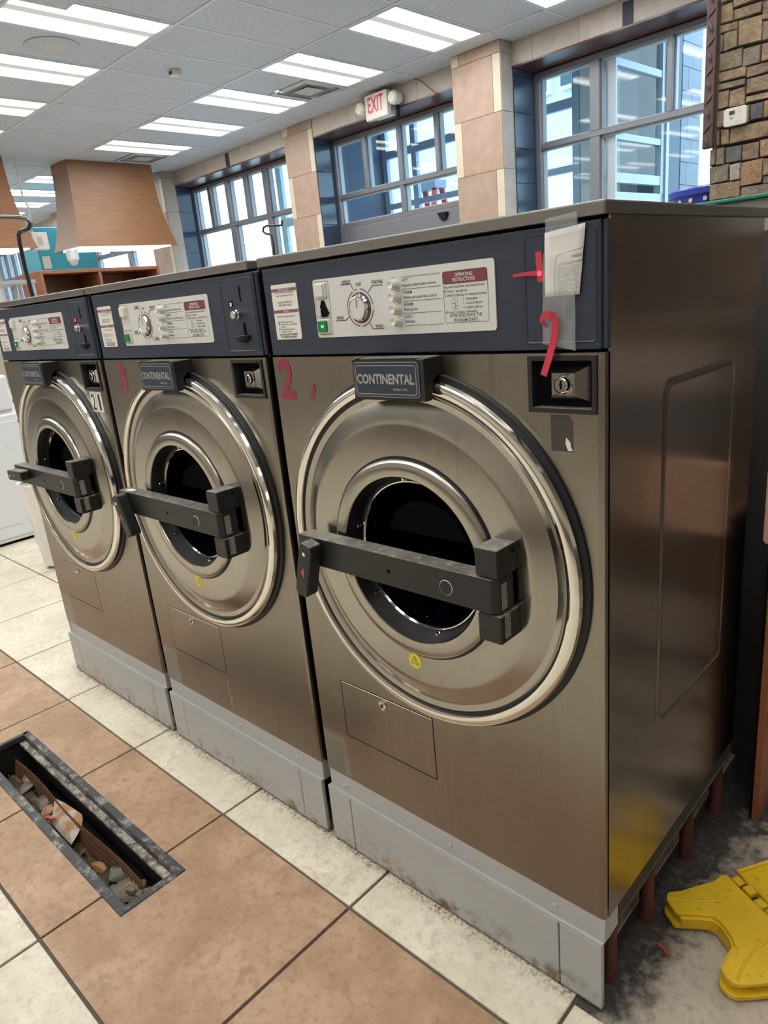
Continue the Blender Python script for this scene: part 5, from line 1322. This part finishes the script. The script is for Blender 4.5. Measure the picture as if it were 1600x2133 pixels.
# turquoise cabinet
tc = thing('turquoise_cabinet', 'tall turquoise metal cabinet at the far end behind the hoods', 'cabinet', (-11.3, 4.2, 0))
MB().box(-.3, .3, -.45, .45, 0, 2.93).build('body', M['teal'], tc, bevel=.01); MB().box(.301, .309, -.43, .43, .1, 2.88).build('door_panel', M['teal'], tc)
q = onx(98, 547, -10.99); MB().box(.309, .315, q.y - 4.2 - .06, q.y - 4.2 + .06, q.z - .09, q.z + .09).build('label', M['white_sticker'], tc)
MB().box(-.2, .2, .30, .44, 2.93, 3.10).build('top_box', M['teal'], tc)
# open cherry shelf unit
cs = thing('open_shelf_unit', 'reddish open wooden cubby shelf behind the left washers', 'shelf unit', (-7.25, 2.75, 0))
def CS(name, *b): return MB().box(*b).build(name, M['cabinet_wood'], cs, bevel=.004, seg=1)
CS('side_panel', -.25, .25, -.70, -.665, 0, 2.03); CS('side_panel', -.25, .25, .60, .635, 0, 2.03)
CS('top_panel', -.25, .25, -.665, .60, 1.995, 2.03); CS('back_panel', -.25, -.235, -.665, .60, 0, 1.995); CS('divider', -.234, .25, -.085, -.055, .05, 1.995)
for z in (.05, .75, 1.45 + .34): CS('shelf', -.234, .246, -.665, -.086, z - .02, z + .01); CS('shelf', -.234, .246, -.054, .60, z - .02, z + .01)
# galvanised shelf at the left edge
gs = thing('metal_shelf', 'grey galvanised metal shelf rack at the left edge', 'shelf rack', (-6.2, 1.30, 0))
for x in (-.2, .2):
    for y in (-.55, .25):
        MB().box(x - .02, x + .02, y - .02, y + .02, 0, 1.90 if y < 0 else 1.87).build('upright', M['shelf_metal'], gs)
for z in (.3, .9, 1.42, 1.86): MB().box(-.23, .23, -.58, .28, z, z + .03).build('shelf', M['shelf_metal'], gs)
# laundry carts with hanging bars
def cart(lab, pole, base, cat='laundry cart', pr=.015):
    x, y = base; t = thing('laundry_cart', lab, cat, (x, y, 0))
    MB().tube([(a - x, b - y, c) for a, b, c in pole], pr, 10).build('hanging_bar', M['black_metal'], t, smooth=1.)
    for z in (.32, .75):
        mb = MB(); w_, l_ = .25, .38
        mb.tube([(-l_, -w_, z), (l_, -w_, z), (l_, w_, z), (-l_, w_, z), (-l_, -w_, z)], .010, 6); mb.build('basket_rim', M['black_metal'], t, smooth=1.)
    mb = MB()
    for i in range(9):
        u = -.38 + .095 * i; mb.tube([(u, -.25, .75), (u, -.25, .32), (u, .25, .32), (u, .25, .75)], .003, 5)
    mb.build('wire_basket', M['shelf_metal'], t, smooth=1.)
    for sx in (-.33, .33):
        for sy in (-.21, .21):
            MB().tube([(sx, sy, .32), (sx, sy, .10)], .010, 6).build('leg', M['black_metal'], t); MB().cyl((sy, .05), 'x', .05, sx - .012, sx + .012, 16).build('caster', M['rubber'], t)
    return t
def P13(px, py, y):
    d = Vector(((px - 800), (py - 1066.5), 1467.84)); r = Vector([sum(R0[k][i] * d[k] for k in range(3)) for i in range(3)])
    q = CAM + r * ((y - CAM.y) / r.y); return tuple(q)
y = 1.2
pl = [P13(*p, y) for p in ((-60, 448), (0, 452), (40, 453), (56, 456), (64, 465), (61, 475), (52, 479), (43, 481), (39, 489), (41, 505), (53, 560), (67, 612))]
bx = pl[-1][0]; pl.append((bx, y, .75))
cart('black wire laundry cart with a tall bent hanging bar behind the left washer', pl, (bx - .36, y))
y = 2.4
pl = [P13(*p, y) for p in ((588, 458), (587, 469), (575, 470), (556, 470), (549, 474), (548, 482), (554, 487), (562, 488), (567, 492), (570, 510), (572, 532))]
pl.append((pl[-1][0], y, .75)); cart('laundry cart whose dark hooked bar shows before the far window', pl, (pl[-1][0] + .36, y), pr=.008)
# white dryers on the left
def dryer(y0, y1, lab):
    t = thing('dryer', lab, 'dryer', (-5.3, (y0 + y1) / 2, 0), group='white dryers at the left edge'); c = (y1 - y0) / 2
    def D(name, mat, *b, **k): return MB().box(*b).build(name, mat, t, **k)
    D('cabinet', M['white_metal'], -.35, .40, -c, c, .02, .93, bevel=.012)
    D('console', M['white_metal'], -.30, .395, -c, c, .955, 1.20, bevel=.02)
    D('door_panel', M['white_metal'], .40, .410, -c + .02, c - .02, .05, .88, bevel=.006)
    D('inset_panel', M['white_metal'], .410, .414, -c + .14, c - .14, .14, .78, bevel=.003)
    D('console_neck', M['white_metal'], -.28, .37, -c + .01, c - .01, .92, .96)
    D('toe_gap', M['black_gap'], -.3, .38, -c + .01, c - .01, 0, .02)
    MB().cyl((c - .56, .055), 'x', .008, .41, .416, 12).build('bumper', M['rubber'], t)
dryer(.12, .80, 'white enamel dryer at the left edge beside the trash bag')
dryer(-.58, .11, 'second white enamel dryer, left of the first and cut by the frame')
cw = thing('wooden_counter', 'strip of orange-brown wooden counter above the white dryers', 'counter', (-5.62, .3, 1.204)); MB().box(-.1, .3, -.9, .49, 0, .10).build('counter_top', M['post_wood'], cw, bevel=.004)
# trash bag
tg = thing('trash_bin', 'bin lined with a loose translucent white bag beside the far washer', 'trash bin', (-4.10, .60, 0))
rb = random.Random(2); loops = []
for i in range(11):
    u = i / 10; z = .02 + .55 * u; r = .115 + .045 * u
    loops.append([((r + .012 * math.sin(5 * a + i * .7) + rb.uniform(-.006, .006)) * math.cos(a), (r + .012 * math.sin(7 * a + i) + rb.uniform(-.006, .006)) * math.sin(a), z) for a in [2 * PI * k / 32 for k in range(32)]])
loops.append([(.15 * math.cos(a), .15 * math.sin(a), .56 + .012 * math.sin(5 * a)) for a in [2 * PI * k / 32 for k in range(32)]])
MB().rings(loops, cap=False).build('bag', M['bag'], tg, smooth=1.2)
MB().lathe([(.0001, 0), (.09, 0), (.12, .53), (.112, .53), (.084, .012), (.0001, .012)], 0, 0, 28, 'z').build('bin', M['white_plastic'], tg, smooth=.6)
